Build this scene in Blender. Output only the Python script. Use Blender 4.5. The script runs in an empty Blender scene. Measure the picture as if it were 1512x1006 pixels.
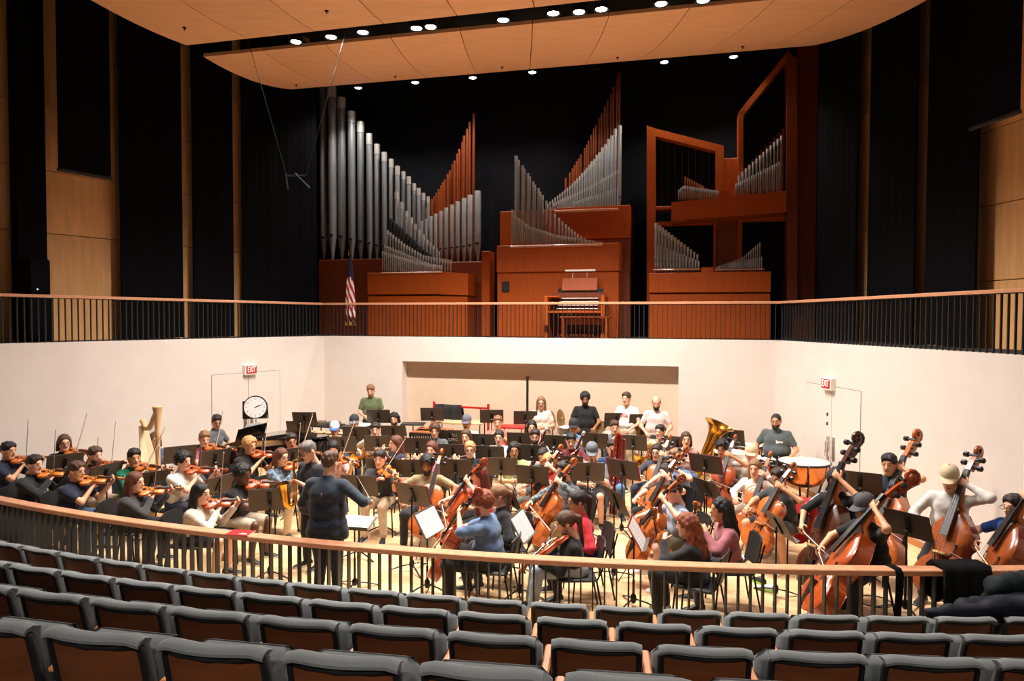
import bpy, math, random
import numpy as np
from mathutils import Vector, Matrix, Euler
from mathutils.bvhtree import BVHTree
random.seed(7); rng = np.random.default_rng(7)
SC = bpy.context.scene
COL = SC.collection
# ---------------------------------------------------------------- camera
F = 1008.0; H = 3.3
PITCH = math.atan((503 - 472.7) / F)
CAMR = Matrix.Rotation(math.pi / 2 - PITCH, 3, 'X') @ Matrix.Rotation(0.003, 3, 'Z')
cam = bpy.data.cameras.new('camera'); cam.sensor_width = 36; cam.lens = 36 * F / 1512; cam.clip_end = 200
camo = bpy.data.objects.new('camera', cam); COL.objects.link(camo)
camo.matrix_world = Matrix.Translation((0, 0, H)) @ CAMR.to_4x4()
SC.camera = camo
# ---------------------------------------------------------------- world, exposure
wd = bpy.data.worlds.new('world'); SC.world = wd; wd.use_nodes = True
wd.node_tree.nodes['Background'].inputs[0].default_value = (1.0, 0.85, 0.7, 1)
wd.node_tree.nodes['Background'].inputs[1].default_value = 0.004
SC.view_settings.view_transform = 'Standard'; SC.view_settings.look = 'None'
SC.view_settings.exposure = 0.12; SC.view_settings.gamma = 1.0; SC.view_settings.use_curve_mapping = False
STAGE_W, ORGAN_W, HOUSE_W, REAR_FILL_W = 820.0, 250.0, 30.0, 640.0      # lamp powers (watts) of stage, organ, house downlights and the added rear fill lamps
WARM = (1.0, 0.935, 0.87)
def ray(px, py):
    d = CAMR @ Vector(((px - 756) / F, -(py - 503) / F, -1)); return d / d.y
def atz(px, py, z):
    d = ray(px, py); return Vector((0, 0, H)) + d * ((z - H) / d.z)
def atd(px, py, y): return Vector((0, 0, H)) + ray(px, py) * y
# room frame: back wall line from BL to BR, side walls fan out towards the audience
BL = Vector((-4.62, 16.8, 0)); BR = Vector((5.49, 14.2, 0))
U = (BR - BL).normalized(); W = Vector((-U.y, U.x, 0))
LD = Vector((-3.62, -5.82, 0)).normalized(); RD = Vector((0.64, -6.03, 0)).normalized()
LN = Vector((LD.y, -LD.x, 0)); RN = Vector((-RD.y, RD.x, 0))       # outward normals (away from the stage)
if LN.x > 0: LN = -LN
if RN.x < 0: RN = -RN
RH = 0.815; BZ = H - 0.5 * RH                                        # rail height, balcony level
RC = Vector((4.1, 32.3, 0)); RR = 25.5                               # centre and radius of the curved stage rail
def onplane(px, py, P, N):
    d = ray(px, py); o = Vector((0, 0, H)); return o + d * ((P - o).dot(N) / d.dot(N))
def bp(px, py, off):                                                 # pixel -> (lateral u, z) on a plane `off` behind the back wall line
    p = onplane(px, py, BL + W * off, W); return (p - BL).dot(U), p.z
def room(u, off, z): return BL + U * u + W * off + Vector((0, 0, z))
# ---------------------------------------------------------------- materials
MATS = {}
def mat(name, col, rough=0.5, metal=0.0, spec=0.5, noise=0.0, nscale=30, bump=0.0, bscale=None, emit=0.0, stretch=(1, 1, 1), coat=0.0, col2=None, sheen=0.0, obj_rand=0.0):
    if name in MATS: return MATS[name]
    m = bpy.data.materials.new(name); m.use_nodes = True; nt = m.node_tree; b = nt.nodes['Principled BSDF']
    c4 = (*col[:3], 1)
    b.inputs['Base Color'].default_value = c4; b.inputs['Roughness'].default_value = rough
    b.inputs['Metallic'].default_value = metal; b.inputs['Specular IOR Level'].default_value = spec
    if coat: b.inputs['Coat Weight'].default_value = coat; b.inputs['Coat Roughness'].default_value = 0.12
    if sheen: b.inputs['Sheen Weight'].default_value = sheen
    if emit: b.inputs['Emission Color'].default_value = c4; b.inputs['Emission Strength'].default_value = emit
    if noise or bump:
        tc = nt.nodes.new('ShaderNodeTexCoord'); mp = nt.nodes.new('ShaderNodeMapping'); mp.inputs['Scale'].default_value = stretch
        nt.links.new(tc.outputs['Object'], mp.inputs[0])
        nz = nt.nodes.new('ShaderNodeTexNoise'); nz.inputs['Scale'].default_value = nscale; nz.inputs['Detail'].default_value = 5
        nt.links.new(mp.outputs[0], nz.inputs['Vector'])
        if noise:
            cr = nt.nodes.new('ShaderNodeValToRGB')
            c2 = col2 or tuple(min(1, c * (1 + noise)) for c in col[:3]); c1 = tuple(c * (1 - noise) for c in col[:3])
            cr.color_ramp.elements[0].color = (*c1, 1); cr.color_ramp.elements[1].color = (*c2[:3], 1)
            cr.color_ramp.elements[0].position = .3; cr.color_ramp.elements[1].position = .7
            nt.links.new(nz.outputs[0], cr.inputs[0]); out = cr.outputs[0]
            if obj_rand:
                oi = nt.nodes.new('ShaderNodeObjectInfo'); hs = nt.nodes.new('ShaderNodeHueSaturation')
                mr = nt.nodes.new('ShaderNodeMapRange'); mr.inputs[3].default_value = 1 - obj_rand; mr.inputs[4].default_value = 1 + obj_rand
                nt.links.new(oi.outputs['Random'], mr.inputs[0]); nt.links.new(mr.outputs[0], hs.inputs['Value']); nt.links.new(out, hs.inputs['Color']); out = hs.outputs[0]
            nt.links.new(out, b.inputs['Base Color'])
        if bump:
            bn = nt.nodes.new('ShaderNodeBump'); bn.inputs['Strength'].default_value = bump; bn.inputs['Distance'].default_value = 0.01
            src = nz
            if bscale:
                src = nt.nodes.new('ShaderNodeTexNoise'); src.inputs['Scale'].default_value = bscale; nt.links.new(mp.outputs[0], src.inputs['Vector'])
            nt.links.new(src.outputs[0], bn.inputs['Height']); nt.links.new(bn.outputs[0], b.inputs['Normal'])
    MATS[name] = m; return m
def srgb(r, g, b):
    f = lambda c: (c / 255 / 12.92) if c / 255 <= .04045 else ((c / 255 + .055) / 1.055) ** 2.4
    return (f(r), f(g), f(b))
m_wall = mat('cream_plaster', srgb(222, 211, 202), .75, noise=.03, nscale=3, bump=.03, bscale=60)
m_niche = mat('beige_plaster', srgb(216, 192, 168), .8, noise=.03, nscale=3)
m_cloud = mat('ceiling_maple', srgb(250, 192, 142), .5, noise=.06, nscale=2.2, stretch=(1, 6, 6), obj_rand=.05)
m_panel = mat('panel_maple', srgb(240, 182, 118), .5, noise=.1, nscale=2.2, stretch=(5, 5, .6), obj_rand=.06)
m_rail = mat('rail_wood', srgb(206, 146, 110), .35, noise=.14, nscale=5, stretch=(3, 3, 20), coat=.2)
m_black = mat('black_fabric', (.0045, .0045, .006), .95, spec=.08, noise=.2, nscale=20, bump=.2, bscale=200)
m_blackwall = mat('black_wall', (.008, .0085, .011), .9, spec=.1, noise=.15, nscale=4)
m_ceil = mat('black_ceiling', (.004, .004, .004), .9)
m_picket = mat('picket_paint', (.03, .032, .034), .4, metal=.3)
m_blk = mat('black_metal', (.012, .012, .013), .4, metal=.5)
m_blkp = mat('black_plastic', (.014, .014, .015), .45)
m_gloss = mat('black_lacquer', (.005, .005, .006), .08, coat=.6)
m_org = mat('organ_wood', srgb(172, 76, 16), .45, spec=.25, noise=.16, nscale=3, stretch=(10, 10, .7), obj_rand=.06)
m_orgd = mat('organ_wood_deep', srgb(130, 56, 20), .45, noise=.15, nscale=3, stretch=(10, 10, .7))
m_pipe = mat('pipe_zinc', (.27, .28, .28), .5, metal=.35, noise=.12, nscale=2, stretch=(4, 4, 1), obj_rand=.12)
m_tin = mat('pipe_tin', (.40, .405, .40), .42, metal=.5, noise=.08, nscale=6, obj_rand=.1)
m_cap = mat('pipe_tuning_cap', (.62, .60, .56), .5, metal=.3)
m_copper = mat('pipe_flamed_copper', srgb(150, 68, 26), .4, metal=.35, noise=.2, nscale=5, stretch=(5, 5, 1), obj_rand=.12)
m_dark = mat('deep_shadow_gap', (.006, .005, .005), .9)
m_lamp = mat('lamp_glow', (1, .95, .86), emit=30)
m_steel = mat('brushed_steel', (.55, .55, .55), .3, metal=1)
m_chrome = mat('chrome', (.75, .75, .76), .15, metal=1)
m_brass = mat('brass', srgb(226, 170, 70), .2, metal=1)
m_silver = mat('silver', (.85, .85, .87), .15, metal=1)
m_paper = mat('paper_white', srgb(226, 222, 216), .8)
m_desk = mat('stand_desk', srgb(86, 76, 68), .5, metal=.2)
m_redf = mat('red_folder', srgb(150, 24, 24), .5)
m_seatwood = mat('seat_back_wood', srgb(112, 62, 34), .42, noise=.15, nscale=4, stretch=(1, 1, 6), obj_rand=.05)
m_seatfab = mat('seat_grey_fabric', srgb(112, 116, 116), .95, noise=.1, nscale=220, bump=.25, bscale=260, sheen=.2)
m_arm = mat('armrest_wood', srgb(196, 122, 74), .4, noise=.12, nscale=6, stretch=(10, 2, 2))
m_carpet = mat('dark_carpet', (.02, .018, .018), .95, noise=.2, nscale=80)
m_red = mat('red_paint', srgb(190, 26, 22), .4)
m_white = mat('white_plastic', srgb(238, 234, 226), .5)
def plank_mat():
    m = bpy.data.materials.new('maple_floor'); m.use_nodes = True; nt = m.node_tree; b = nt.nodes['Principled BSDF']
    tc = nt.nodes.new('ShaderNodeTexCoord'); mp = nt.nodes.new('ShaderNodeMapping'); mp.inputs['Rotation'].default_value = (0, 0, math.radians(14.4))
    nt.links.new(tc.outputs['Object'], mp.inputs[0])
    br = nt.nodes.new('ShaderNodeTexBrick'); br.inputs['Scale'].default_value = 1; br.inputs['Brick Width'].default_value = 1.1; br.inputs['Row Height'].default_value = .06
    br.inputs['Mortar Size'].default_value = .0012; br.inputs['Color1'].default_value = (*srgb(232, 196, 148), 1); br.inputs['Color2'].default_value = (*srgb(220, 180, 130), 1)
    br.inputs['Mortar'].default_value = (*srgb(150, 110, 70), 1); br.offset_frequency = 3; br.offset = .37
    nt.links.new(mp.outputs[0], br.inputs['Vector'])
    nt.links.new(br.outputs['Color'], b.inputs['Base Color']); b.inputs['Roughness'].default_value = .42
    b.inputs['Coat Weight'].default_value = .06
    return m
m_floor = plank_mat()
# ---------------------------------------------------------------- mesh helpers
class MB:
    def __init__(s): s.v = []; s.f = []; s.m = []
    def add(s, vs, fs, mi=0, M=None):
        o = len(s.v)
        s.v += [tuple(M @ Vector(p)) for p in vs] if M else [tuple(p) for p in vs]
        s.f += [tuple(i + o for i in f) for f in fs]; s.m += [mi] * len(fs); return s
    def box(s, c, sz, mi=0, M=None, taper=1.0):
        x, y, z = (a / 2 for a in sz); t = taper
        v = [(c[0] + a * (t if k > 0 else 1) * x, c[1] + b * (t if k > 0 else 1) * y, c[2] + k * z) for k in (-1, 1) for b in (-1, 1) for a in (-1, 1)]
        return s.add(v, [(0, 2, 3, 1), (4, 5, 7, 6), (0, 1, 5, 4), (2, 6, 7, 3), (0, 4, 6, 2), (1, 3, 7, 5)], mi, M)
    def rbox(s, c, sz, r, mi=0, M=None):                             # box with chamfered edges
        x, y, z = (a / 2 for a in sz); r = min(r, x * .9, y * .9, z * .9); V = []; 
        for zz, ins in ((-z, r), (-z + r, 0), (z - r, 0), (z, r)):
            X, Y = x - ins, y - ins; q = r * (1 if ins == 0 else .6)
            V += [(c[0] + a, c[1] + b, c[2] + zz) for a, b in ((-X + q, -Y), (X - q, -Y), (X, -Y + q), (X, Y - q), (X - q, Y), (-X + q, Y), (-X, Y - q), (-X, -Y + q))]
        fs = [tuple(range(7, -1, -1)), tuple(range(24, 32))] + [(8 * k + i, 8 * k + (i + 1) % 8, 8 * k + 8 + (i + 1) % 8, 8 * k + 8 + i) for k in range(3) for i in range(8)]
        return s.add(V, fs, mi, M)
    def tube(s, pts, r, n=8, mi=0, M=None, cap=True, flat=1.0, closed=False):
        pts = [Vector(p) for p in pts]; k = len(pts); rr = r if hasattr(r, '__len__') else [r] * k
        V = []; up = None
        for i, p in enumerate(pts):
            t = (pts[min(i + 1, k - 1)] - pts[max(i - 1, 0)]).normalized() if not closed else (pts[(i + 1) % k] - pts[i - 1]).normalized()
            if up is None: up = Vector((0, 0, 1)) if abs(t.z) < .9 else Vector((0, 1, 0))
            a = t.cross(up).normalized(); b = a.cross(t).normalized(); up = b
            V += [p + (a * math.cos(2 * math.pi * j / n) + b * (math.sin(2 * math.pi * j / n) * flat)) * rr[i] for j in range(n)]
        fs = [(i * n + j, i * n + (j + 1) % n, ((i + 1) % k) * n + (j + 1) % n, ((i + 1) % k) * n + j) for i in range(k if closed else k - 1) for j in range(n)]
        if cap and not closed: fs += [tuple(range(n - 1, -1, -1)), tuple((k - 1) * n + j for j in range(n))]
        return s.add(V, fs, mi, M)
    def lathe(s, prof, n=16, mi=0, M=None, cap=True):                # prof: (r, z) from bottom to top
        V = [(r * math.cos(2 * math.pi * j / n), r * math.sin(2 * math.pi * j / n), z) for r, z in prof for j in range(n)]
        k = len(prof); fs = [(i * n + j, i * n + (j + 1) % n, (i + 1) * n + (j + 1) % n, (i + 1) * n + j) for i in range(k - 1) for j in range(n)]
        if cap: fs += [tuple(range(n - 1, -1, -1)), tuple((k - 1) * n + j for j in range(n))]
        return s.add(V, fs, mi, M)
    def prism(s, poly, z0, z1, mi=0, M=None):                        # poly: (x, y) counter-clockwise
        n = len(poly); V = [(x, y, z0) for x, y in poly] + [(x, y, z1) for x, y in poly]
        return s.add(V, [tuple(range(n - 1, -1, -1)), tuple(range(n, 2 * n))] + [(i, (i + 1) % n, n + (i + 1) % n, n + i) for i in range(n)], mi, M)
    def mesh(s, name, mats, smooth=35):
        me = bpy.data.meshes.new(name); me.from_pydata(s.v, [], s.f)
        for m in (mats if isinstance(mats, (list, tuple)) else [mats]): me.materials.append(m)
        if len(me.materials) > 1: me.polygons.foreach_set('material_index', s.m)
        if smooth:
            me.polygons.foreach_set('use_smooth', [True] * len(me.polygons)); me.set_sharp_from_angle(angle=math.radians(smooth))
        me.update(); return me
def mk(name, me, parent=None, M=None):
    o = bpy.data.objects.new(name, me); COL.objects.link(o)
    if parent is not None: o.parent = parent
    if M is not None: o.matrix_basis = M
    return o
def tag(o, label=None, cat=None, group=None, kind=None):
    for k, v in (('label', label), ('category', cat), ('group', group), ('kind', kind)):
        if v: o[k] = v
    return o
def thing(name, label, cat, M=None, group=None):
    return tag(mk(name, None, None, M), label, cat, group)
def struct(name, mb, m, parent=None, smooth=35, label=None):
    o = mk(name, mb.mesh(name, m, smooth), parent)
    if parent is None: tag(o, label, None, None, 'structure')
    return o
KITS = {}
def inst(kit, M, label, cat, group=None, name=None, over=None):      # copy of a thing with copies of its parts; parts share mesh data
    root = thing(name or kit, label, cat, M, group); made = []
    for pn, me, par in KITS[kit]:
        o = mk(pn, me, root if par is None else made[par]); made.append(o)
        if over and pn in over:
            o.material_slots[0].link = 'OBJECT'; o.material_slots[0].material = over[pn]
    return root
def frame(o, x, y, z): return Matrix(((x[0], y[0], z[0], o[0]), (x[1], y[1], z[1], o[1]), (x[2], y[2], z[2], o[2]), (0, 0, 0, 1)))
def yframe(o, ydir, zhint):
    y = Vector(ydir).normalized(); x = y.cross(Vector(zhint)).normalized(); return frame(o, x, y, x.cross(y))
def T(x, y, z=0): return Matrix.Translation((x, y, z))
def RZ(a): return Matrix.Rotation(math.radians(a), 4, 'Z')
def text_mesh(s, size, m, ext=.001, name='lettering'):
    cu = bpy.data.curves.new(name, 'FONT'); cu.body = s; cu.size = size; cu.extrude = ext; cu.align_x = 'CENTER'; cu.align_y = 'CENTER'; cu.resolution_u = 3
    o = bpy.data.objects.new(name, cu); COL.objects.link(o)
    me = bpy.data.meshes.new_from_object(o); bpy.data.objects.remove(o); me.materials.clear(); me.materials.append(m); return me
# ================================================================= the hall
def wallbox(name, P, D, N, t0, t1, z0, z1, th, m, parent=None, label=None):    # wall from P + D*t0 to P + D*t1, thickness th along N
    mb = MB(); a, b = P + D * t0, P + D * t1
    poly = [(a.x, a.y), (b.x, b.y), (b.x + N.x * th, b.y + N.y * th), (a.x + N.x * th, a.y + N.y * th)]
    area = sum(poly[i][0] * poly[(i + 1) % 4][1] - poly[(i + 1) % 4][0] * poly[i][1] for i in range(4))
    mb.prism(poly if area > 0 else poly[::-1], z0, z1)
    return struct(name, mb, m, parent, 0, label)
def arc(r, ang): return RC + Vector((math.sin(ang) * r, -math.cos(ang) * r, 0))
# stage floor (continues under the first row of seats)
mb = MB(); A0, A1 = -0.62, 0.30
edge = [arc(27.05, A0 + (A1 - A0) * i / 40) for i in range(41)]
far = [room(12.2, 1.2, 0), room(-1.5, 1.2, 0)]
poly = [(p.x, p.y) for p in edge] + [(9.5, 9.0)] + [(p.x, p.y) for p in far]
mb.prism(poly, -.3, 0); struct('floor', mb, m_floor, None, 0, 'pale maple plank stage floor')
# stepped auditorium floor
ROWR = {'A': 26.5, 'B': 27.7, 'C': 28.8, 'D': 29.88, 'E': 30.98, 'F': 32.1}
FLZ = {'A': 0, 'B': .40, 'C': .77, 'D': 1.15, 'E': 1.53, 'F': 1.9}
for i, (k, r1) in enumerate((('B', 28.15), ('C', 29.24), ('D', 30.33), ('E', 31.45), ('F', 40))):
    r0 = (27.05, 28.15, 29.24, 30.33, 31.45)[i]; mb = MB()
    n = 40; ins = [arc(r0, A0 + (A1 - A0) * j / n) for j in range(n + 1)]; out = [arc(r1, A0 + (A1 - A0) * j / n) for j in range(n + 1)]
    V = [(p.x, p.y, z) for z in (-.3, FLZ[k]) for row in (ins, out) for p in row]; q = n + 1; fs = []
    for j in range(n): fs += [(2 * q + j + 1, 2 * q + j, 3 * q + j, 3 * q + j + 1), (j, j + 1, 2 * q + j + 1, 2 * q + j)]
    mb.add(V, fs); struct('trim_%d' % (i + 1), mb, m_carpet, None, 0, 'dark carpeted step of the auditorium')
# lower cream walls with the niche
WL = (BR - BL).length
nu0, nz0 = bp(594, 534, 0); nu1, nz1 = bp(1002, 541, 0); NZ = (nz0 + nz1) / 2
ND = .32
wallbox('wall_back_left', BL, U, W, 0, nu0, 0, BZ, .2, m_wall, label='cream back wall beside the niche near the marimba')
wallbox('wall_back_right', BL, U, W, nu1, WL, 0, BZ, .2, m_wall, label='cream back wall beside the niche near the timpani')
wallbox('wall_back_upper', BL, U, W, nu0, nu1, NZ, BZ, .2, m_wall, label='cream back wall band over the niche')
wallbox('wall_niche', BL + W * ND, U, W, nu0 - .2, nu1 + .2, 0, BZ - .05, .15, m_niche, label='beige back wall of the recessed niche')
wallbox('wall_niche_left', BL + W * .2, U, W, nu0 - .2, nu0, 0, NZ, ND - .2, m_wall, label='narrow cream side of the niche')
wallbox('wall_niche_right', BL + W * .2, U, W, nu1, nu1 + .2, 0, NZ, ND - .2, m_wall, label='narrow shaded side of the niche')
wallbox('ceiling_niche', BL + W * .2, U, W, nu0, nu1, NZ, NZ + .15, ND - .2, m_wall, label='soffit of the recessed niche')
wallbox('wall_left', BL, LD, LN, 0, 26, 0, BZ, .2, m_wall, label='long cream wall behind the violins and harp')
wallbox('wall_right', BR, RD, RN, 0, 21, 0, BZ, .2, m_wall, label='cream wall behind the double basses')
m_base = mat('baseboard_wood', srgb(176, 116, 70), .4, noise=.1, nscale=6)
wallbox('baseboard_left', BL - LN * .02, LD, LN, 0.02, 14, 0, .1, .02, m_base); wallbox('baseboard_right', BR - RN * .02, RD, RN, 0.02, 12, 0, .1, .02, m_base)
wallbox('baseboard_back', BL + W * (ND - .02), U, W, nu0, nu1, 0, .1, .02, m_base)
wallbox('baseboard_back_left', BL - W * .02, U, W, 0.02, nu0, 0, .1, .02, m_base); wallbox('baseboard_back_right', BL - W * .02, U, W, nu1, WL - .02, 0, .1, .02, m_base)
# balcony floor slabs
mb = MB(); BO = 3.9
SW = 1.9                                                             # balcony depth on the sides
lb = BL + LN * SW; rb = BR + RN * SW
def lpt(t, o): return BL + LD * t + LN * o
def rpt(t, o): return BR + RD * t + RN * o
for poly in ([BL + W * .2, BR + W * .2, BR + W * BO + U * 4, BL + W * BO - U * 4], [lpt(0, .2), lpt(0, 5), lpt(14, 5), lpt(14, .2)][::-1], [rpt(0, .2), rpt(12, .2), rpt(12, 5), rpt(0, 5)][::-1]):
    a = sum(poly[i].x * poly[(i + 1) % 4].y - poly[(i + 1) % 4].x * poly[i].y for i in range(4))
    mb.prism([(p.x, p.y) for p in (poly if a > 0 else poly[::-1])], BZ - .2, BZ - .02)
struct('floor_balcony', mb, m_carpet, None, 0, 'dark floor of the organ balcony')
# upper walls and ceiling
ZC = 10.9
wallbox('wall_upper_back', BL + W * 3.7, U, W, -9, WL + 9, BZ - .2, ZC, .2, m_blackwall, label='black wall behind the organ pipes')
mb = MB(); mb.prism([(-22, -7), (22, -7), (22, 24), (-22, 24)], ZC, ZC + .2); struct('ceiling', mb, m_ceil, None, 0, 'black ceiling above the wooden clouds')
SO = 1.75                                                            # offset of the timber side walls behind the side rails
def side_t(px, side, off, py=440):
    P, D, N = (BL, LD, LN) if side == 'l' else (BR, RD, RN)
    p = onplane(px, py, P + N * off, N); return (p - P).dot(D), p.z
def side_panels(name, P, D, N, t0, t1, pw, ph, zoff, label):
    root = wallbox(name, P + N * (SO + .06), D, N, t0, t1, BZ - .2, ZC, .15, m_dark, label=label)
    t = t0; k = 0
    cache = {}
    while t < t1 - .01:
        z = BZ - .2
        nz = BZ + zoff
        while z < ZC - .01:
            w_, h_ = min(pw, t1 - t), nz - z
            key = (round(w_, 3), round(h_, 3))
            if key not in cache: cache[key] = MB().rbox((w_ / 2, .03, h_ / 2), (w_ - .012, .06, h_ - .012), .006).mesh('wood_panel', m_panel, 0)
            o = mk('wood_panel', cache[key], root, frame(P + D * t + N * SO + Vector((0, 0, z)), D, N, (0, 0, 1)) if D.cross(N).z > 0 else frame(P + D * t + N * SO + Vector((0, 0, z)), D, N, (0, 0, 1)))
            z = nz; nz = min(ZC, nz + ph)
        t += pw
side_panels('wall_upper_left', BL, LD, LN, side_t(460, 'l', SO)[0], 26, 2.6, 1.2, .85, 'timber panelled side wall behind the balcony near the harp')
side_panels('wall_upper_right', BR, RD, RN, side_t(1250, 'r', SO)[0], 21, 2.6, 1.2, 1.05, 'timber panelled side wall behind the balcony near the basses')
wallbox('wall_upper_left_corner', BL + LN * 3.4, LD, LN, -6, side_t(455, 'l', 3.4)[0], BZ - .2, ZC, .15, m_blackwall, label='black corner wall beside the tallest silver pipes')
wallbox('wall_upper_right_corner', BR + RN * 3.4, RD, RN, -6, side_t(1275, 'r', 3.4)[0], BZ - .2, ZC, .15, m_blackwall, label='black corner wall beside the organ tower')
# black acoustic curtains in front of the timber walls
def curtain(side, px0, px1, off, label, z1=ZC - .3, z0=BZ, py=440):
    P, D, N = (BL, LD, LN) if side == 'l' else (BR, RD, RN)
    t0, t1 = sorted((side_t(px0, side, off, py)[0], side_t(px1, side, off, py)[0])); n = max(8, int((t1 - t0) / .06)); mb = MB(); V = []; fs = []
    for i in range(n + 1):
        t = t0 + (t1 - t0) * i / n; d = .009 * math.sin(i * 1.9) + .006 * math.sin(i * .7)
        for dd in (-.02, .02):
            for z in (z0, z1): q = P + D * t + N * (off + d + dd) + Vector((0, 0, z)); V.append(q)
    for i in range(n):
        a, b = 4 * i, 4 * i + 4; fs += [(a, b, b + 1, a + 1), (a + 2, a + 3, b + 3, b + 2), (a + 1, b + 1, b + 3, a + 3), (a, a + 2, b + 2, b)]
    fs += [(0, 1, 3, 2), (4 * n, 4 * n + 2, 4 * n + 3, 4 * n + 1)]; mb.add(V, fs)
    return tag(mk('curtain', mb.mesh('curtain', m_black, 60)), label, 'curtain')
curtain('l', 179, 270, 1.45, 'wide black curtain beside the hanging black banner on the harp side')
curtain('l', 286, 345, 1.45, 'black curtain between two narrow timber strips on the harp side')
curtain('l', 359, 468, 1.45, 'black curtain next to the tallest silver organ pipes')
curtain('r', 1205, 1263, 1.45, 'black curtain next to the dark wooden organ tower')
curtain('r', 1281, 1348, 1.45, 'black curtain between two narrow timber strips on the bass side')
curtain('r', 1366, 1440, 1.45, 'wide black curtain beside the hanging black banner on the bass side')
def pillar(side, px0, px1, off, label):
    P, D, N = (BL, LD, LN) if side == 'l' else (BR, RD, RN)
    t0, t1 = sorted((side_t(px0, side, off)[0], side_t(px1, side, off)[0]))
    mb = MB(); M = frame(P + D * t0 + N * off + Vector((0, 0, BZ)), D, N, (0, 0, 1)); mb.box(((t1 - t0) / 2, .15, (ZC - BZ) / 2), (t1 - t0, .3, ZC - BZ), 0, M)
    return tag(mk('trim_pillar', mb.mesh('trim_pillar', m_black, 0)), label, None, None, 'structure')
pillar('l', 29, 71, 1.3, 'black pillar behind the loudspeaker')
# hanging black banners (roller screens)
def banner(side, px0, px1, py0, py1, off, label):
    P, D, N = (BL, LD, LN) if side == 'l' else (BR, RD, RN)
    ta, za = side_t(px0, side, off, py0); tb, zb = side_t(px1, side, off, py1); z = (za + zb) / 2; w = abs(tb - ta); t = min(ta, tb)
    root = thing('hanging_banner', label, 'banner', frame(P + D * t + N * off + Vector((0, 0, z)), D, N, (0, 0, 1)))
    mk('cloth', MB().box((w / 2, 0, 2.2), (w, .015, 4.4)).mesh('cloth', m_black, 0), root)
    mk('bottom_bar', MB().rbox((w / 2, 0, 0), (w + .04, .05, .06), .012).mesh('bottom_bar', m_blkp, 0), root)
    mk('roller_case', MB().rbox((w / 2, 0, 4.45), (w + .1, .14, .14), .03).mesh('roller_case', m_blkp, 0), root)
banner('l', 86, 164, 249, 265, .85, 'black roller banner hanging high over the harp side balcony')
banner('r', 1433, 1506, 195, 160, .85, 'black roller banner hanging high over the bass side balcony')
# loudspeaker on the harp-side balcony
lt, lz = side_t(52, 'l', 1.0, 405)
sp = thing('loudspeaker', 'black loudspeaker on the balcony in front of the black pillar', 'speaker', frame(BL + LD * lt + LN * 1.0 + Vector((0, 0, BZ)), LD, LN, (0, 0, 1)))
mk('cabinet', MB().rbox((0, 0, 1.15), (.36, .34, .66), .03).mesh('cabinet', m_black), sp); mk('grille', MB().rbox((0, -.18, 1.15), (.32, .02, .6), .008).mesh('grille', m_black), sp)
mk('indicator_light', MB().lathe([(.008, 0), (.006, .006)], 8, 0, T(.05, -.19, .93) @ Matrix.Rotation(math.pi / 2, 4, 'X')).mesh('indicator_light', mat('blue_led', (.3, .6, 1), emit=14)), sp)
mk('stand_pole', MB().tube([(0, 0, 0), (0, 0, .85)], .02).mesh('stand_pole', m_blk), sp)
mk('base_cabinet', MB().rbox((0, 0, .4), (.42, .4, .8), .02).mesh('base_cabinet', m_black), sp)
# ---------------------------------------------------------------- railings
def picket_mesh(h, th, dp): return MB().box((0, 0, h / 2), (th, dp, h)).mesh('picket', m_picket, 0)
pk_side = picket_mesh(RH - .04, .014, .03)
def rail_run(name, pts, label, spacing, z0, pk, mcap=m_rail, capw=.11, caph=.05, bottom=True, pieces=None):
    root = thing(name, label, 'railing')
    L = [0]
    for a, b in zip(pts, pts[1:]): L.append(L[-1] + (b - a).length)
    def at(s):
        for i in range(len(pts) - 1):
            if s <= L[i + 1] or i == len(pts) - 2:
                d = (pts[i + 1] - pts[i]).normalized(); return pts[i] + d * (s - L[i]), d
    npc = pieces or 1
    for q in range(npc):
        mb = MB(); V = []; n = max(1, (len(pts) - 1) // npc) if len(pts) > 2 else 1
        for i in range(n + 1):
            p, d = at(L[-1] * (q + i / n) / npc); s = Vector((-d.y, d.x, 0))
            for a, z in ((-capw / 2, -caph), (-capw / 2, -.008), (-capw / 2 + .008, 0), (capw / 2 - .008, 0), (capw / 2, -.008), (capw / 2, -caph)): V.append(p + s * a + Vector((0, 0, z0 + RH + z)))
        fs = [(6 * i + j, 6 * i + 6 + j, 6 * i + 6 + (j + 1) % 6, 6 * i + (j + 1) % 6) for i in range(n) for j in range(6)] + [(0, 1, 2, 3, 4, 5), tuple(6 * n + 5 - j for j in range(6))]
        mb.add(V, fs); mk('handrail_cap', mb.mesh('handrail_cap', mcap, 40), root)
    mb = MB(); V = []; n = max(1, len(pts) - 1)
    for i in range(n + 1):
        p, d = at(L[-1] * i / n); s = Vector((-d.y, d.x, 0))
        for a, z in ((-.025, -.012), (.025, -.012), (.025, 0), (-.025, 0)): V.append(p + s * a + Vector((0, 0, z0 + RH - .05 + z)))
    fs = [(4 * i + j, 4 * i + 4 + j, 4 * i + 4 + (j + 1) % 4, 4 * i + (j + 1) % 4) for i in range(n) for j in range(4)]
    mb.add(V, fs); mk('under_rail', mb.mesh('under_rail', m_picket, 0), root)
    k = int(L[-1] / spacing)
    for i in range(k):
        p, d = at((i + .5) * L[-1] / k)
        mk('picket', pk, root, frame(p + Vector((0, 0, z0)), d, (-d.y, d.x, 0), (0, 0, 1)))
    return root
rail_run('balcony_railing', [BL + W * .1 - U * .05, BR + W * .1 + U * .05], 'wood capped railing with thin dark pickets in front of the organ', .1, BZ, pk_side)
rail_run('balcony_railing', [lpt(0, .1), lpt(12.5, .1)], 'wood capped dark picket railing on the balcony above the harp', .105, BZ, pk_side)
rail_run('balcony_railing', [rpt(0, .1), rpt(10, .1)], 'wood capped dark picket railing on the balcony above the double basses', .11, BZ, pk_side)
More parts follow.
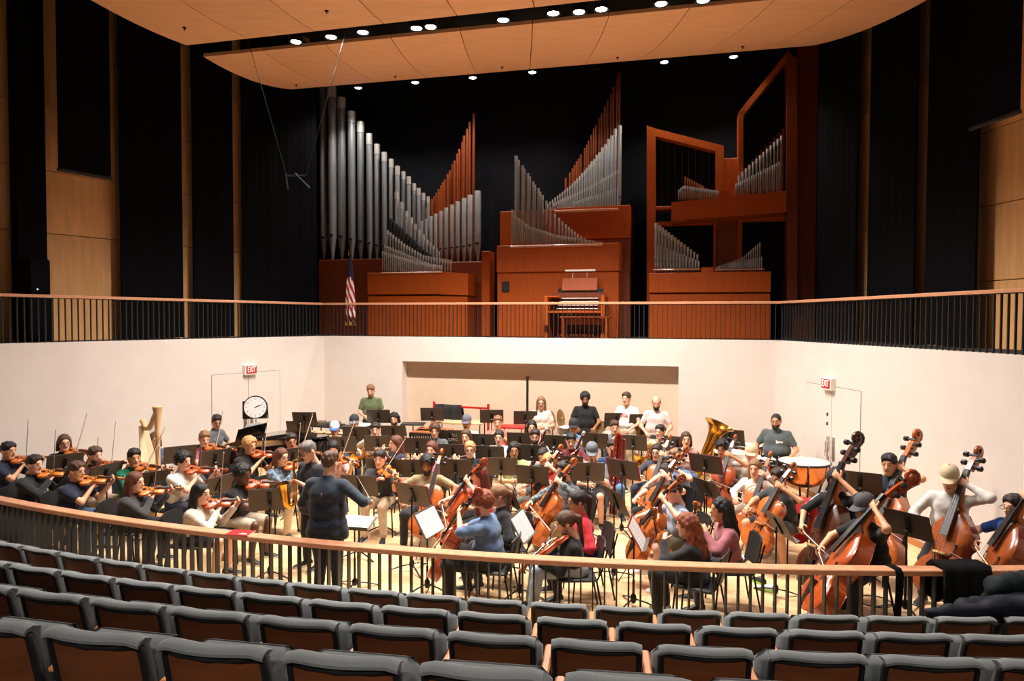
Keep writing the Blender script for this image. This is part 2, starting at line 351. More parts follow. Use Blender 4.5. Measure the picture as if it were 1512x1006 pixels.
rp = [arc(RR, -.50 + .72 * i / 48) for i in range(49)]
FRONT_RAIL = rail_run('stage_railing', rp, 'curved wood capped railing between the seats and the orchestra', .122, 0, picket_mesh(RH - .04, .016, .062), capw=.15, caph=.055, pieces=8)
# ---------------------------------------------------------------- doors, exit signs
def door(n, side, pxs, pyt, handle_flip, label):
    P, D, N = (BL, LD, LN) if side == 'l' else (BR, RD, RN)
    t = sorted(onplane(x, pyt, P, N).dot(D) - P.dot(D) for x in pxs); z = 2.13
    root = mk('door_%d' % n, None, None, frame(P + D * t[0] - N * .004 + Vector((0, 0, 0)), D, N, (0, 0, 1))); tag(root, label, None, None, 'structure')
    w = t[-1] - t[0]; mid = t[1] - t[0]; m_gap = mat('door_gap', srgb(150, 128, 110), .8)
    mk('gap_line', MB().box((w / 2, .003, z + .004), (w, .006, .008)).mesh('gap_line', m_gap, 0), root)
    for x in (0, mid, w): mk('gap_line', MB().box((x, .003, z / 2), (.008, .006, z)).mesh('gap_line', m_gap, 0), root)
    for a, b in ((0, mid), (mid, w)): mk('door_leaf', MB().rbox(((a + b) / 2, .0, z / 2), (b - a - .012, .012, z - .01), .003).mesh('door_leaf', m_wall, 0), root)
    for sx in (-.085, .085):
        pl = mk('push_plate', MB().rbox((mid + sx, -.01, 1.02), (.09, .008, .42), .003).mesh('push_plate', m_steel), root)
        mk('pull_handle', MB().tube([(mid + sx * .7, -.012, .86), (mid + sx * .7, -.075, .88), (mid + sx * .7, -.075, 1.14), (mid + sx * .7, -.012, 1.16)], .011).mesh('pull_handle', m_chrome), pl)
    return root, mid
d1, mid1 = door(1, 'l', (312, 366, 413), 556, False, 'cream double door behind the piano')
d2, mid2 = door(2, 'r', (1191, 1229, 1272), 573, True, 'cream double door behind the largest timpani')
mk('wall_plate', MB().rbox((mid2 - .12, -.01, 1.62), (.05, .01, .06), .004).mesh('wall_plate', m_blkp), d2); mk('wall_plate', MB().rbox((mid2 - .12, -.01, 1.45), (.05, .01, .06), .004).mesh('wall_plate', m_blkp), d2)
def exit_sign(side, px, py, label):
    P, D, N = (BL, LD, LN) if side == 'l' else (BR, RD, RN)
    p = onplane(px, py, P, N); t = (p - P).dot(D)
    X = -D if side == 'l' else D                                     # reading direction, left to right
    root = thing('exit_sign', label, 'sign', frame(P + D * t + Vector((0, 0, p.z - .11)), X, N, (0, 0, 1)))
    mk('housing', MB().rbox((0, -.05, .11), (.31, .1, .22), .008).mesh('housing', m_white), root)
    mk('face', MB().box((0, -.103, .115), (.26, .008, .165)).mesh('face', mat('exit_red', srgb(170, 24, 20), .5, emit=.35), 0), root)
    mk('lettering', text_mesh('EXIT', .17, mat('exit_letter', srgb(255, 214, 200), .5, emit=.9), .002), root, T(0, -.109, .115) @ Matrix.Rotation(math.pi / 2, 4, 'X') @ Matrix.Diagonal((.6, 1.05, 1, 1)))
exit_sign('l', 367, 546, 'red EXIT sign above the door behind the piano'); exit_sign('r', 1227, 567, 'red EXIT sign above the door behind the timpani')
# ---------------------------------------------------------------- ceiling clouds
def cloud(name, fl, fr, bl, br, n, sag, label):                       # corner points: front/back, left/right; profile sags along depth
    root = thing(name, label, 'ceiling panel'); K = 8
    def S(u, v):
        a = fl.lerp(fr, u); b = bl.lerp(br, u); p = a.lerp(b, v); e = max(0, abs(u - .5) * 2 - .7) / .3
        p.z -= sag * 4 * v * (1 - v); return p
    for i in range(n):
        u0, u1 = i / n + .0006, (i + 1) / n - .0006; V = []
        for j in range(K + 1):
            for k in range(3):
                p = S(u0 + (u1 - u0) * k / 2, j / K); V += [p, p + Vector((0, 0, .06))]
        fs = []
        for j in range(K):
            for k in range(2):
                a = (j * 3 + k) * 2; b = a + 6; fs += [(a, b, b + 2, a + 2), (a + 1, a + 3, b + 3, b + 1)]
            a = j * 6; fs += [(a, a + 1, a + 7, a + 6), (a + 4, a + 10, a + 11, a + 5)]
        for k in range(2):
            a = 2 * k; fs += [(a, a + 2, a + 3, a + 1)]; a += 6 * K; fs += [(a, a + 1, a + 3, a + 2)]
        pn = mk('cloud_panel', MB().add(V, fs).mesh('cloud_panel', m_cloud, 40), root)
        if i % 2 == 0:
            p = S((u0 + u1) / 2, .75)
            mk('sprinkler', MB().lathe([(.03, -.012), (.03, 0)], 10, 0, T(*p)).lathe([(.008, -.05), (.008, -.01)], 6, 0, T(*p)).mesh('sprinkler', m_blk), pn)
    return root
bl_ = atz(430, 132, 8.45); br_ = atz(1203, 67, 8.45); fl_ = atz(300, 84, 8.1); dfr = atz(1115, 2, 8.1)
fr_ = fl_ + (dfr - fl_).normalized() * ((br_ - bl_).length * 1.13)
CB = cloud('ceiling_cloud', fl_, fr_, bl_, br_, 10, .12, 'curved wooden ceiling cloud nearest the organ with fine panel joints')
b2l = atz(275, 67, 7.95); b2m = atz(750, 15, 7.95); b2d = (b2m - b2l).normalized(); b2r = b2l + b2d * 13.3
f2l = atz(150, 0, 8.2); f2l = f2l + (f2l - b2l) * .75; f2r = f2l + b2d * 15.6
CF = cloud('ceiling_cloud', f2l, f2r, b2l, b2r, 11, .10, 'curved wooden ceiling cloud over the middle of the stage')
# ---------------------------------------------------------------- downlights
lamp_me = MB().lathe([(.085, 0), (.085, .012)], 20).mesh('lens', m_lamp); can_me = MB().lathe([(.115, -.012), (.115, .3), (.1, .32)], 20, cap=False).lathe([(.115, -.012), (.085, 0.004)], 20, cap=False).mesh('can', m_blkp)
stem_me = MB().tube([(0, 0, .3), (0, 0, 2.0)], .012, 6).mesh('stem', m_blkp)
def downlight(p, w, label, group, angle=122, lit=True, size=1.0, blend=.6):
    root = thing('downlight', label, 'ceiling light', T(*p) @ Matrix.Scale(size, 4), group)
    mk('can', can_me, root); mk('stem', stem_me, root)
    if lit:
        mk('lens', lamp_me, root)
        li = bpy.data.lights.new('downlight_lamp', 'SPOT'); li.energy = w; li.color = WARM; li.spot_size = math.radians(angle); li.spot_blend = blend; li.shadow_soft_size = .1
        mk('downlight_lamp', li, root, T(0, 0, -.03))
for px, py in ((437, 62), (489, 55), (536, 48), (615, 42), (636, 40), (743, 30), (817, 20), (855, 18), (888, 14), (976, 6), (1038, 1)):
    downlight(atz(px, py, 8.12), STAGE_W * .95 * (1 - .55 * ((px - 737) / 300) ** 2), 'bright round downlight in the black slot between two wooden clouds', 'downlights in the slot between the clouds', angle=132)
for px, py in ((529, 130), (613, 122), (698, 115), (786, 107), (981, 92), (1083, 84)):
    downlight(atz(px, py, 9.55), ORGAN_W, 'bright round downlight in front of the organ pipes', 'downlights in front of the organ', angle=120)
downlight(atz(881, 100, 9.55), 0, 'unlit round downlight in front of the organ', None, lit=False)
for i in range(7):                                                    # the next slot of stage lamps, out of frame towards the audience
    p = f2l.lerp(f2r, .17 + .46 * i / 6) - W * .45; p.z = 8.15
    downlight(p, STAGE_W * .8 * (1 - .5 * ((i - 3) / 3) ** 2), 'round downlight over the front of the stage', 'downlights over the front of the stage', angle=92, blend=.8)
for i in range(6):
    p = f2l.lerp(f2r, (i + .5) / 6) - W * 4.2; p.z = 8.6
    downlight(p, HOUSE_W, 'round downlight over the seats', 'downlights over the seats')
for i in range(6):  # unseen lamps added behind the camera to light the seat backs
    p = Vector((-5 + 1.8 * i, -2.6, 6.9)); downlight(p, REAR_FILL_W, 'unseen fill downlight added to light the seat backs', 'fill downlights added for the seat backs', angle=112, blend=.35)
wallbox('wall_rear', Vector((-22, -6.6, 0)), Vector((1, 0, 0)), Vector((0, -1, 0)), 0, 44, 0, ZC, .2, m_panel, label='timber rear wall of the hall')
# hanging stereo microphone
mp0 = atd(434, 262, 11.5)
mic = thing('hanging_microphone', 'pair of black microphones on a bar hung from two thin cables', 'microphone', T(*mp0))
mk('bar', MB().tube([(-.12, 0, .03), (.2, 0, .03)], .012).mesh('bar', m_blk), mic)
for a, b in (((-.14, 0, .06), (-.1, -.02, -.2)), ((.02, 0, .06), (.26, -.02, -.18))): mk('microphone_capsule', MB().tube([a, b], .017).mesh('microphone_capsule', m_blk), mic)
mk('cable', MB().tube([(-.12, 0, .03), atd(338, -40, 11.5) - mp0], .006, 5).mesh('cable', m_blk), mic); mk('cable', MB().tube([(.2, 0, .03), atd(532, -30, 11.5) - mp0], .006, 5).mesh('cable', m_blk), mic)
# ================================================================= pipe organ
def obox(root, name, off, dep, x0, x1, y0, y1, m, to_floor=False):   # box from pixel rectangle on the plane `off`, reaching `dep` back
    u0, z1 = bp(x0, y0, off); u1, _ = bp(x1, y0, off); _, z0 = bp((x0 + x1) / 2, y1, off)
    if to_floor: z0 = BZ - .02
    w, h = u1 - u0, z1 - z0
    return mk(name, MB().rbox((w / 2, dep / 2, h / 2), (w, dep, h), .012).mesh(name, m, 0), root, frame(room(u0, off, z0), U, W, (0, 0, 1)))
def oprism(root, name, off, dep, pix, m):                            # polygon in pixels on the plane `off`, extruded `dep` back
    P = [bp(x, y, off) for x, y in pix]; u0, z0 = P[0]
    a = sum(P[i][0] * P[(i + 1) % len(P)][1] - P[(i + 1) % len(P)][0] * P[i][1] for i in range(len(P)))
    if a > 0: P = P[::-1]
    return mk(name, MB().prism([(u - u0, -(z - z0)) for u, z in P][::-1] if False else [(u - u0, z - z0) for u, z in P][::-1], -dep, 0).mesh(name, m, 0), root, frame(room(u0, off, z0), U, (0, 0, 1), -W))
def pipe(root, off, x, ytop, ybot, wpx, m, cap=False, foot=.16, mouth=True, name='pipe'):
    u, zt = bp(x, ytop, off); _, zb = bp(x, ybot, off); ua, _ = bp(x - wpx / 2, ytop, off); ub, _ = bp(x + wpx / 2, ytop, off)
    r = max(.008, (ub - ua) / 2 * .94); h = zt - zb; fh = min(max(.1, foot * 2.4 * (r / .09) + .12), h * .3); n = 12 if r > .05 else 8
    mb = MB().lathe([(r * .28, 0), (r, fh), (r, h * .995), (r * .94, h)], n)
    mats = [m, m_dark, m_cap]
    if mouth and r > .03:
        mb.box((0, -r * .97, fh + r * .3), (r * 1.15, r * .3, r * .5), 1)
        mb.add([(-r * .62, -r * .8, fh + r * .55), (r * .62, -r * .8, fh + r * .55), (0, -r * 1.03, fh + r * 3.0)], [(0, 1, 2)], 0)
    if cap: mb.lathe([(r * 1.07, h - min(.3, max(.08, r * 3.6))), (r * 1.07, h + .004), (r * .95, h + .004)], n, 2)
    return mk(name, mb.mesh(name, mats, 40), root, frame(room(u, off, zb), U, W, (0, 0, 1)))
def lerpn(a, b, n): return [a + (b - a) * i / (n - 1) for i in range(n)]
def interp(x, xs, ys): return float(np.interp(x, xs, ys))
# --- division with the tallest silver pipes
O1 = thing('pipe_organ_division', 'organ section with the tallest grey pipes stepping down to slim copper pipes', 'pipe organ', T(0, 0, 0)); S = 2.453
cx = lambda x: 450 + x / S
cy = lambda y: 90 + y / S
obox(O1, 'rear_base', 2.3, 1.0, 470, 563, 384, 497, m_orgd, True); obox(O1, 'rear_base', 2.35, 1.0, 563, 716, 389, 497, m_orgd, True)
obox(O1, 'side_post', 1.9, .5, 711, 723, 371, 497, m_org, True)
obox(O1, 'front_fascia', 1.35, .8, 542, 650, 403, 435, m_org); oprism(O1, 'angled_fascia', 1.36, .7, [(650, 401), (691, 404), (691, 436), (650, 435)], m_org)
obox(O1, 'front_base', 1.42, .8, 543, 690, 437, 497, m_org, True); obox(O1, 'rack_board', 1.3, .12, 562, 652, 402.5, 404, m_rail)
bx = [66, 98, 133, 169, 202, 234, 262, 288, 313, 336, 357, 377, 396, 413, 430, 447]; bt = [60, 95, 135, 185, 222, 265, 303, 332, 357, 382, 402, 420, 445, 462, 480, 492]
bw = [26, 30, 29, 26, 24, 21, 19, 18, 17, 17, 15, 15, 14, 14, 14, 12]; bb = [718, 720, 722, 724, 726, 726, 728] + [730] * 9
for i, (x, t, w, b) in enumerate(zip(bx, bt, bw, bb)): pipe(O1, 2.75 if i % 2 == 0 else 2.65, cx(x), cy(t), cy(b), w / S, m_pipe, cap=True)
rx = [612, 597, 588, 577, 572, 560, 553, 543, 536, 527, 519, 508, 502, 495, 486, 478, 470, 462, 455, 447, 440, 432, 424]
rt = [192, 222, 247, 272, 294, 320, 337, 362, 375, 398, 410, 430, 440, 452, 465, 478, 490, 500, 512, 522, 535, 545, 555]
for x, t in zip(rx, rt): pipe(O1, 3.0 + (x % 3) * .05, cx(x), cy(t), cy(730), 10.5 / S, m_copper)
for x, t, w in zip([627, 600, 578, 555, 534, 513, 494, 475, 458, 441, 425], [472, 487, 498, 510, 522, 533, 545, 555, 563, 573, 580], [24, 21, 19, 18, 17, 16, 15, 14, 14, 13, 12]): pipe(O1, 2.5, cx(x), cy(t), cy(732), w / S, m_tin)
for x, t, w in zip([333, 351, 369, 386, 400, 415, 430, 443, 455, 466, 478, 487], [475, 512, 545, 568, 592, 612, 630, 648, 658, 670, 680, 690], [14, 13, 12, 12, 11, 11, 10, 10, 9, 8, 8, 7]): pipe(O1, 2.2, cx(x), cy(t), cy(760), w / S, m_tin, cap=True)
for i, x in enumerate(lerpn(312, 505, 17)):                            # dark conical reed pipes on the diagonal
    t = interp(x, [312, 440, 505], [570, 690, 735]); u, z = bp(cx(x), cy(t), 2.0); _, zb = bp(cx(x), cy(765), 2.0)
    mk('pipe', MB().lathe([(.012, 0), (.05, z - zb - .05), (.028, z - zb)], 8).mesh('pipe', m_blkp), O1, T(*room(u, 2.0, zb)))
for i, x in enumerate(lerpn(300, 528, 24)): pipe(O1, 1.85, cx(x), cy(interp(x, [300, 360, 430, 528], [615, 663, 705, 722])), cy(768), 7.5 / S, m_tin, cap=True, mouth=False)
for i, x in enumerate(lerpn(290, 470, 26)): pipe(O1, 1.7, cx(x), cy(interp(x, [290, 470], [668, 742])), cy(768), 5.5 / S, m_tin, cap=True, mouth=False)
for i, x in enumerate(lerpn(282, 494, 30)): pipe(O1, 1.55, cx(x), cy(interp(x, [282, 400, 494], [690, 726, 742])), cy(776), 5.5 / S, m_tin, cap=True, mouth=False)
# --- middle division
O2 = thing('pipe_organ_division', 'organ section behind the console with two crossing fans of pipes', 'pipe organ', T(0, 0, 0)); S = 2.454
cx = lambda x: 700 + x / S
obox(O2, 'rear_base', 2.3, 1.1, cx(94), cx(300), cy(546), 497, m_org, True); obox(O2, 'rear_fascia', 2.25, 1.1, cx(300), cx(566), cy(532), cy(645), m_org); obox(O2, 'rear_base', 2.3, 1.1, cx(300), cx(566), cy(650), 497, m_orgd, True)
obox(O2, 'front_fascia', 1.5, .7, cx(82), cx(527), cy(670), cy(764), m_org); obox(O2, 'front_base', 1.56, .7, cx(84), cx(525), cy(767), 497, m_org, True)
obox(O2, 'rack_board', 1.45, .12, cx(130), cx(465), cy(670), cy(674), m_rail); obox(O2, 'rack_board', 2.2, .12, cx(290), cx(522), cy(541), cy(546), m_rail)
obox(O2, 'control_panel', 1.53, .05, cx(100), cx(127), cy(800), cy(838), m_blkp)
rx = [527, 518, 505, 496, 484, 474, 463, 455, 443, 435, 426, 416, 410, 402, 388, 380, 373, 365, 358, 348, 333]; rt = [38, 60, 95, 120, 145, 165, 190, 208, 232, 245, 268, 290, 305, 317, 340, 355, 365, 378, 390, 405, 425]
for x, t in zip(rx, rt): pipe(O2, 3.0, cx(x), cy(t), cy(545), 9.5 / S, m_copper)
px_ = [528, 511, 500, 488, 478, 466, 456, 446, 437, 427, 419, 410, 402, 393, 384, 375, 366, 357, 348, 339, 330, 321, 312, 303, 294, 285, 276, 268]; pt = [236, 248, 272, 285, 303, 315, 333, 342, 358, 366, 378, 388, 398, 408, 418, 427, 436, 445, 453, 461, 468, 475, 482, 489, 496, 503, 511, 520]
for i, (x, t) in enumerate(zip(px_, pt)): pipe(O2, 2.7, cx(x), cy(t), cy(545), max(6, 16 - i * .5) / S, m_tin, cap=True)
for i, x in enumerate(lerpn(290, 522, 28)): pipe(O2, 2.4, cx(x), cy(interp(x, [290, 420, 522], [515, 455, 396])), cy(545), 6 / S, m_tin, cap=True, mouth=False)
for i, x in enumerate(lerpn(300, 520, 26)): pipe(O2, 2.27, cx(x), cy(interp(x, [300, 520], [530, 462])), cy(545), 5 / S, m_tin, mouth=False)
lx = [153, 160, 175, 181, 195, 201, 214, 220, 233, 239, 248, 262, 276, 293, 308, 320, 332, 343, 354, 365, 376, 388, 400, 412]; lt_ = [345, 360, 380, 392, 408, 420, 438, 450, 462, 475, 487, 508, 530, 555, 570, 583, 593, 603, 612, 620, 628, 636, 643, 649]
for i, (x, t) in enumerate(zip(lx, lt_)): pipe(O2, 1.9 if i % 2 else 1.8, cx(x), cy(t), cy(672), max(5, 12 - i * .3) / S, m_tin, cap=True, mouth=False)
for i, x in enumerate(lerpn(138, 463, 52)): pipe(O2, 1.6, cx(x), cy(interp(x, [138, 150, 200, 300, 463], [540, 560, 600, 632, 658])), cy(674), 5 / S, m_tin, cap=(i % 2 == 0), mouth=False)
# --- division with the framed swell shades
O3 = thing('pipe_organ_division', 'organ section with two slanted wooden frames of black shutters and a jutting shelf', 'pipe organ', T(0, 0, 0)); S = 2.287
cx = lambda x: 920 + x / S
cy = lambda y: 60 + y / S
def pp(*pts): return [(cx(x), cy(y)) for x, y in pts]
def shutters(off, x0, x1, yt0, yt1, yb, n):
    for i in range(n):
        a = x0 + (x1 - x0) * i / n; b = x0 + (x1 - x0) * (i + 1) / n - 1.5; ya = yt0 + (yt1 - yt0) * i / n; yb_ = yt0 + (yt1 - yt0) * (i + 1) / n
        oprism(O3, 'shutter', off + (i % 2) * .02, .04, pp((a, ya), (b, yb_), (b, yb), (a, yb)), m_blackwall)
oprism(O3, 'frame_post', 2.3, .5, pp((80, 287), (110, 297), (110, 890), (80, 890)), m_org); oprism(O3, 'frame_beam', 2.3, .5, pp((110, 297), (340, 355), (340, 380), (110, 322)), m_org)
oprism(O3, 'frame_post', 2.3, .5, pp((312, 373), (340, 380), (340, 530), (312, 530)), m_org); obox(O3, 'frame_sill', 2.3, .4, cx(110), cx(170), cy(560), cy(570), m_org)
shutters(2.6, 108, 314, 312, 368, 565, 9)
oprism(O3, 'frame_post', 2.1, .6, pp((390, 242), (406, 234), (406, 530), (390, 530)), m_org); oprism(O3, 'frame_beam', 2.1, .6, pp((390, 242), (562, 28), (562, 58), (406, 252)), m_org)
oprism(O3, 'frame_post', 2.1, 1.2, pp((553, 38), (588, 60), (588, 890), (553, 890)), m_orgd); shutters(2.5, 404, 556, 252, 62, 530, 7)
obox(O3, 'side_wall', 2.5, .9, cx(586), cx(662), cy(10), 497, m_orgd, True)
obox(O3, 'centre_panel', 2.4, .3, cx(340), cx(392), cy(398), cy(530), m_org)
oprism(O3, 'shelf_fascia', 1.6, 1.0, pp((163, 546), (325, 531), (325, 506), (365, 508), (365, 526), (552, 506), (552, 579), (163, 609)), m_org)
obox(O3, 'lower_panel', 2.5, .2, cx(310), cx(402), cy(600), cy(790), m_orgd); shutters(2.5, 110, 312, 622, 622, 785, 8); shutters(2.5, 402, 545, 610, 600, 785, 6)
obox(O3, 'frame_sill', 2.35, .3, cx(108), cx(314), cy(612), cy(624), m_org); obox(O3, 'frame_post', 2.35, .3, cx(386), cx(404), cy(605), cy(790), m_org); obox(O3, 'frame_post', 2.35, .3, cx(306), cx(316), cy(612), cy(790), m_org); obox(O3, 'frame_sill', 2.35, .3, cx(400), cx(556), cy(596), cy(610), m_org)
obox(O3, 'front_fascia', 1.5, .8, cx(87), cx(500), cy(785), cy(851), m_org); obox(O3, 'centre_block', 1.52, .5, cx(264), cx(306), cy(766), cy(786), m_org); obox(O3, 'front_base', 1.56, .8, cx(89), cx(498), cy(855), 497, m_org, True)
for a, b, y in ((100, 262, 772), (310, 478, 772)): obox(O3, 'rack_board', 1.6, .1, cx(a), cx(b), cy(y), cy(y + 4), m_rail)
for i, x in enumerate(lerpn(112, 251, 14)): pipe(O3, 1.9, cx(x), cy(interp(x, [112, 251], [617, 722])), cy(783), 11.5 / S - i * .12, m_tin, cap=True)
for i, x in enumerate(lerpn(118, 256, 14)): pipe(O3, 1.75, cx(x), cy(interp(x, [118, 256], [690, 745])), cy(783), 6 / S, m_tin, mouth=False)
for i, x in enumerate(lerpn(320, 462, 20)): pipe(O3, 1.95, cx(x), cy(interp(x, [320, 400, 462], [764, 735, 682])), cy(783), 5 / S, m_tin, cap=True, mouth=False)
for i, x in enumerate(lerpn(316, 468, 24)): pipe(O3, 1.75, cx(x), cy(interp(x, [316, 468], [764, 730])), cy(783), 5 / S, m_tin, mouth=False)
for i, x in enumerate(lerpn(210, 285, 11)): pipe(O3, 2.15, cx(x), cy(interp(x, [210, 285], [460, 500])), cy(532), 6.5 / S, m_copper, mouth=False)
for i, x in enumerate(lerpn(188, 322, 24)): pipe(O3, 1.9, cx(x), cy(interp(x, [188, 205, 322], [505, 490, 508])), cy(540), 5 / S, m_tin, mouth=False)
for i, x in enumerate(lerpn(395, 556, 12)): pipe(O3, 2.3, cx(x), cy(interp(x, [395, 556], [446, 282])), cy(525), 13 / S, m_copper, mouth=False)
for i, x in enumerate(lerpn(392, 535, 13)): pipe(O3, 2.05, cx(x), cy(interp(x, [392, 535], [455, 322])), cy(522), 8.5 / S, m_tin, cap=True)
for i, x in enumerate(lerpn(382, 528, 20)): pipe(O3, 1.85, cx(x), cy(interp(x, [382, 528], [485, 410])), cy(525), 6 / S, m_tin, mouth=False)
# --- console and bench
cu, _ = bp(853, 470, .95)
con = thing('organ_console', 'wooden organ console with stacked keyboards and a music rack', 'organ console', frame(room(cu, .95, BZ - .02), U, W, (0, 0, 1)))
for sx in (-.72, .62): mk('side_panel', MB().rbox((sx, .1, .5), (.09, .7, 1.0), .012).mesh('side_panel', m_org), con)
mk('back_panel', MB().rbox((-.05, .42, .55), (1.3, .05, 1.1), .01).mesh('back_panel', m_orgd), con)
mk('cheek_shelf', MB().rbox((-.6, .1, .98), (.35, .6, .04), .01).mesh('cheek_shelf', m_org), con); mk('key_desk', MB().rbox((-.05, .05, .62), (1.25, .6, .06), .01).mesh('key_desk', m_org), con)
m_ivory = mat('ivory_keys', srgb(240, 232, 216), .4)
for k in range(4):
    kb = mk('keyboard', MB().rbox((0, .02 + .09 * k, .70 + .085 * k), (1.0 - .03 * k, .14, .022), .004).mesh('keyboard', m_ivory), con)
    mb = MB()
    for i in range(25):
        if i % 7 not in (2, 6): mb.box((-.46 + i * .038, .05 + .09 * k, .718 + .085 * k), (.014, .08, .014))
    mk('black_keys', mb.mesh('black_keys', m_blkp, 0), kb)
mk('stop_jamb', MB().rbox((0, .42, 1.1), (1.1, .04, .2), .01).mesh('stop_jamb', m_blkp), con)
mk('music_rack', MB().rbox((0, 0, 0), (.86, .025, .32), .008).mesh('music_rack', m_org), con, T(-.02, .4, 1.3) @ Matrix.Rotation(-.25, 4, 'X'))
lr = mk('rack_lamp', MB().tube([(-.35, .26, 1.62), (.38, .26, 1.62)], .022).mesh('rack_lamp', m_white), con)
for sx in (-.2, .15): mk('lamp_arm', MB().tube([(sx, .42, 1.44), (sx + .02, .36, 1.56), (sx + .04, .27, 1.62)], .006, 6).mesh('lamp_arm', m_chrome), lr)
for i in range(12): mk('pedal', MB().rbox((-.42 + i * .075, -.1, .08), (.03, .5, .03), .006).mesh('pedal', m_org), con)
ben = thing('organ_bench', 'wooden bench in front of the organ console', 'bench', frame(room(cu + .25, .48, BZ - .02), U, W, (0, 0, 1)))
mk('seat_board', MB().rbox((0, 0, .5), (1.15, .3, .04), .01).mesh('seat_board', m_org), ben); mk('apron', MB().rbox((0, .02, .4), (.95, .03, .14), .006).mesh('apron', m_org), ben)
for sx in (-.5, .5): mk('leg_panel', MB().rbox((sx, 0, .24), (.05, .28, .48), .008).mesh('leg_panel', m_org), ben)
# --- flag
fu, fz = bp(515, 400, .55)
flag = thing('flag_on_pole', 'striped flag hanging furled on a dark pole beside the balcony rail', 'flag', T(*room(fu, .55, BZ - .02)))
mk('pole', MB().tube([(0, 0, 0), (0, 0, 2.05)], .014).mesh('pole', m_blkp), flag); mk('finial', MB().lathe([(.005, 2.05), (.025, 2.09), (.018, 2.13), (.002, 2.2)], 10).mesh('finial', m_brass), flag); mk('base', MB().lathe([(.14, 0), (.14, .02), (.03, .06)], 14).mesh('base', m_brass), flag)
def stripe_mat():
    m = bpy.data.materials.new('flag_stripes'); m.use_nodes = True; nt = m.node_tree; b = nt.nodes['Principled BSDF']; b.inputs['Roughness'].default_value = .8
    tc = nt.nodes.new('ShaderNodeTexCoord'); mp = nt.nodes.new('ShaderNodeMapping'); mp.inputs['Rotation'].default_value = (0, .35, 0); w = nt.nodes.new('ShaderNodeTexWave'); w.bands_direction = 'X'; w.inputs['Scale'].default_value = 3.2; w.inputs['Distortion'].default_value = .6
    cr = nt.nodes.new('ShaderNodeValToRGB'); cr.color_ramp.interpolation = 'CONSTANT'; cr.color_ramp.elements[0].color = (*srgb(178, 30, 34), 1); cr.color_ramp.elements[1].color = (*srgb(230, 222, 214), 1); cr.color_ramp.elements[1].position = .5
    nt.links.new(tc.outputs['Object'], mp.inputs[0]); nt.links.new(mp.outputs[0], w.inputs[0]); nt.links.new(w.outputs[0], cr.inputs[0]); nt.links.new(cr.outputs[0], b.inputs['Base Color']); return m
def drape(z0, z1, r0, r1, n=24, k=10):
    V = []; fs = []
    for j in range(k + 1):
        z = z1 + (z0 - z1) * j / k; r = r0 + (r1 - r0) * (j / k) ** .7
        for i in range(n):
            a = 2 * math.pi * i / n; q = r * (1 + .35 * math.sin(a * 4 + j * .4)); V.append((.03 + q * math.cos(a) * .9 + .02 * j / k, q * math.sin(a) * .7, z))
    for j in range(k):
        for i in range(n): fs.append((j * n + i, j * n + (i + 1) % n, (j + 1) * n + (i + 1) % n, (j + 1) * n + i))
    return MB().add(V, [f[::-1] for f in fs])
mk('stripes', drape(.35, 1.5, .06, .13).mesh('stripes', stripe_mat(), 60), flag); mk('canton', drape(1.42, 1.98, .03, .066).mesh('canton', mat('flag_blue', srgb(28, 34, 70), .8), 60), flag)
mk('fringe', drape(.28, .37, .13, .12, k=2).mesh('fringe', mat('gold_fringe', srgb(206, 150, 50), .6), 60), flag)
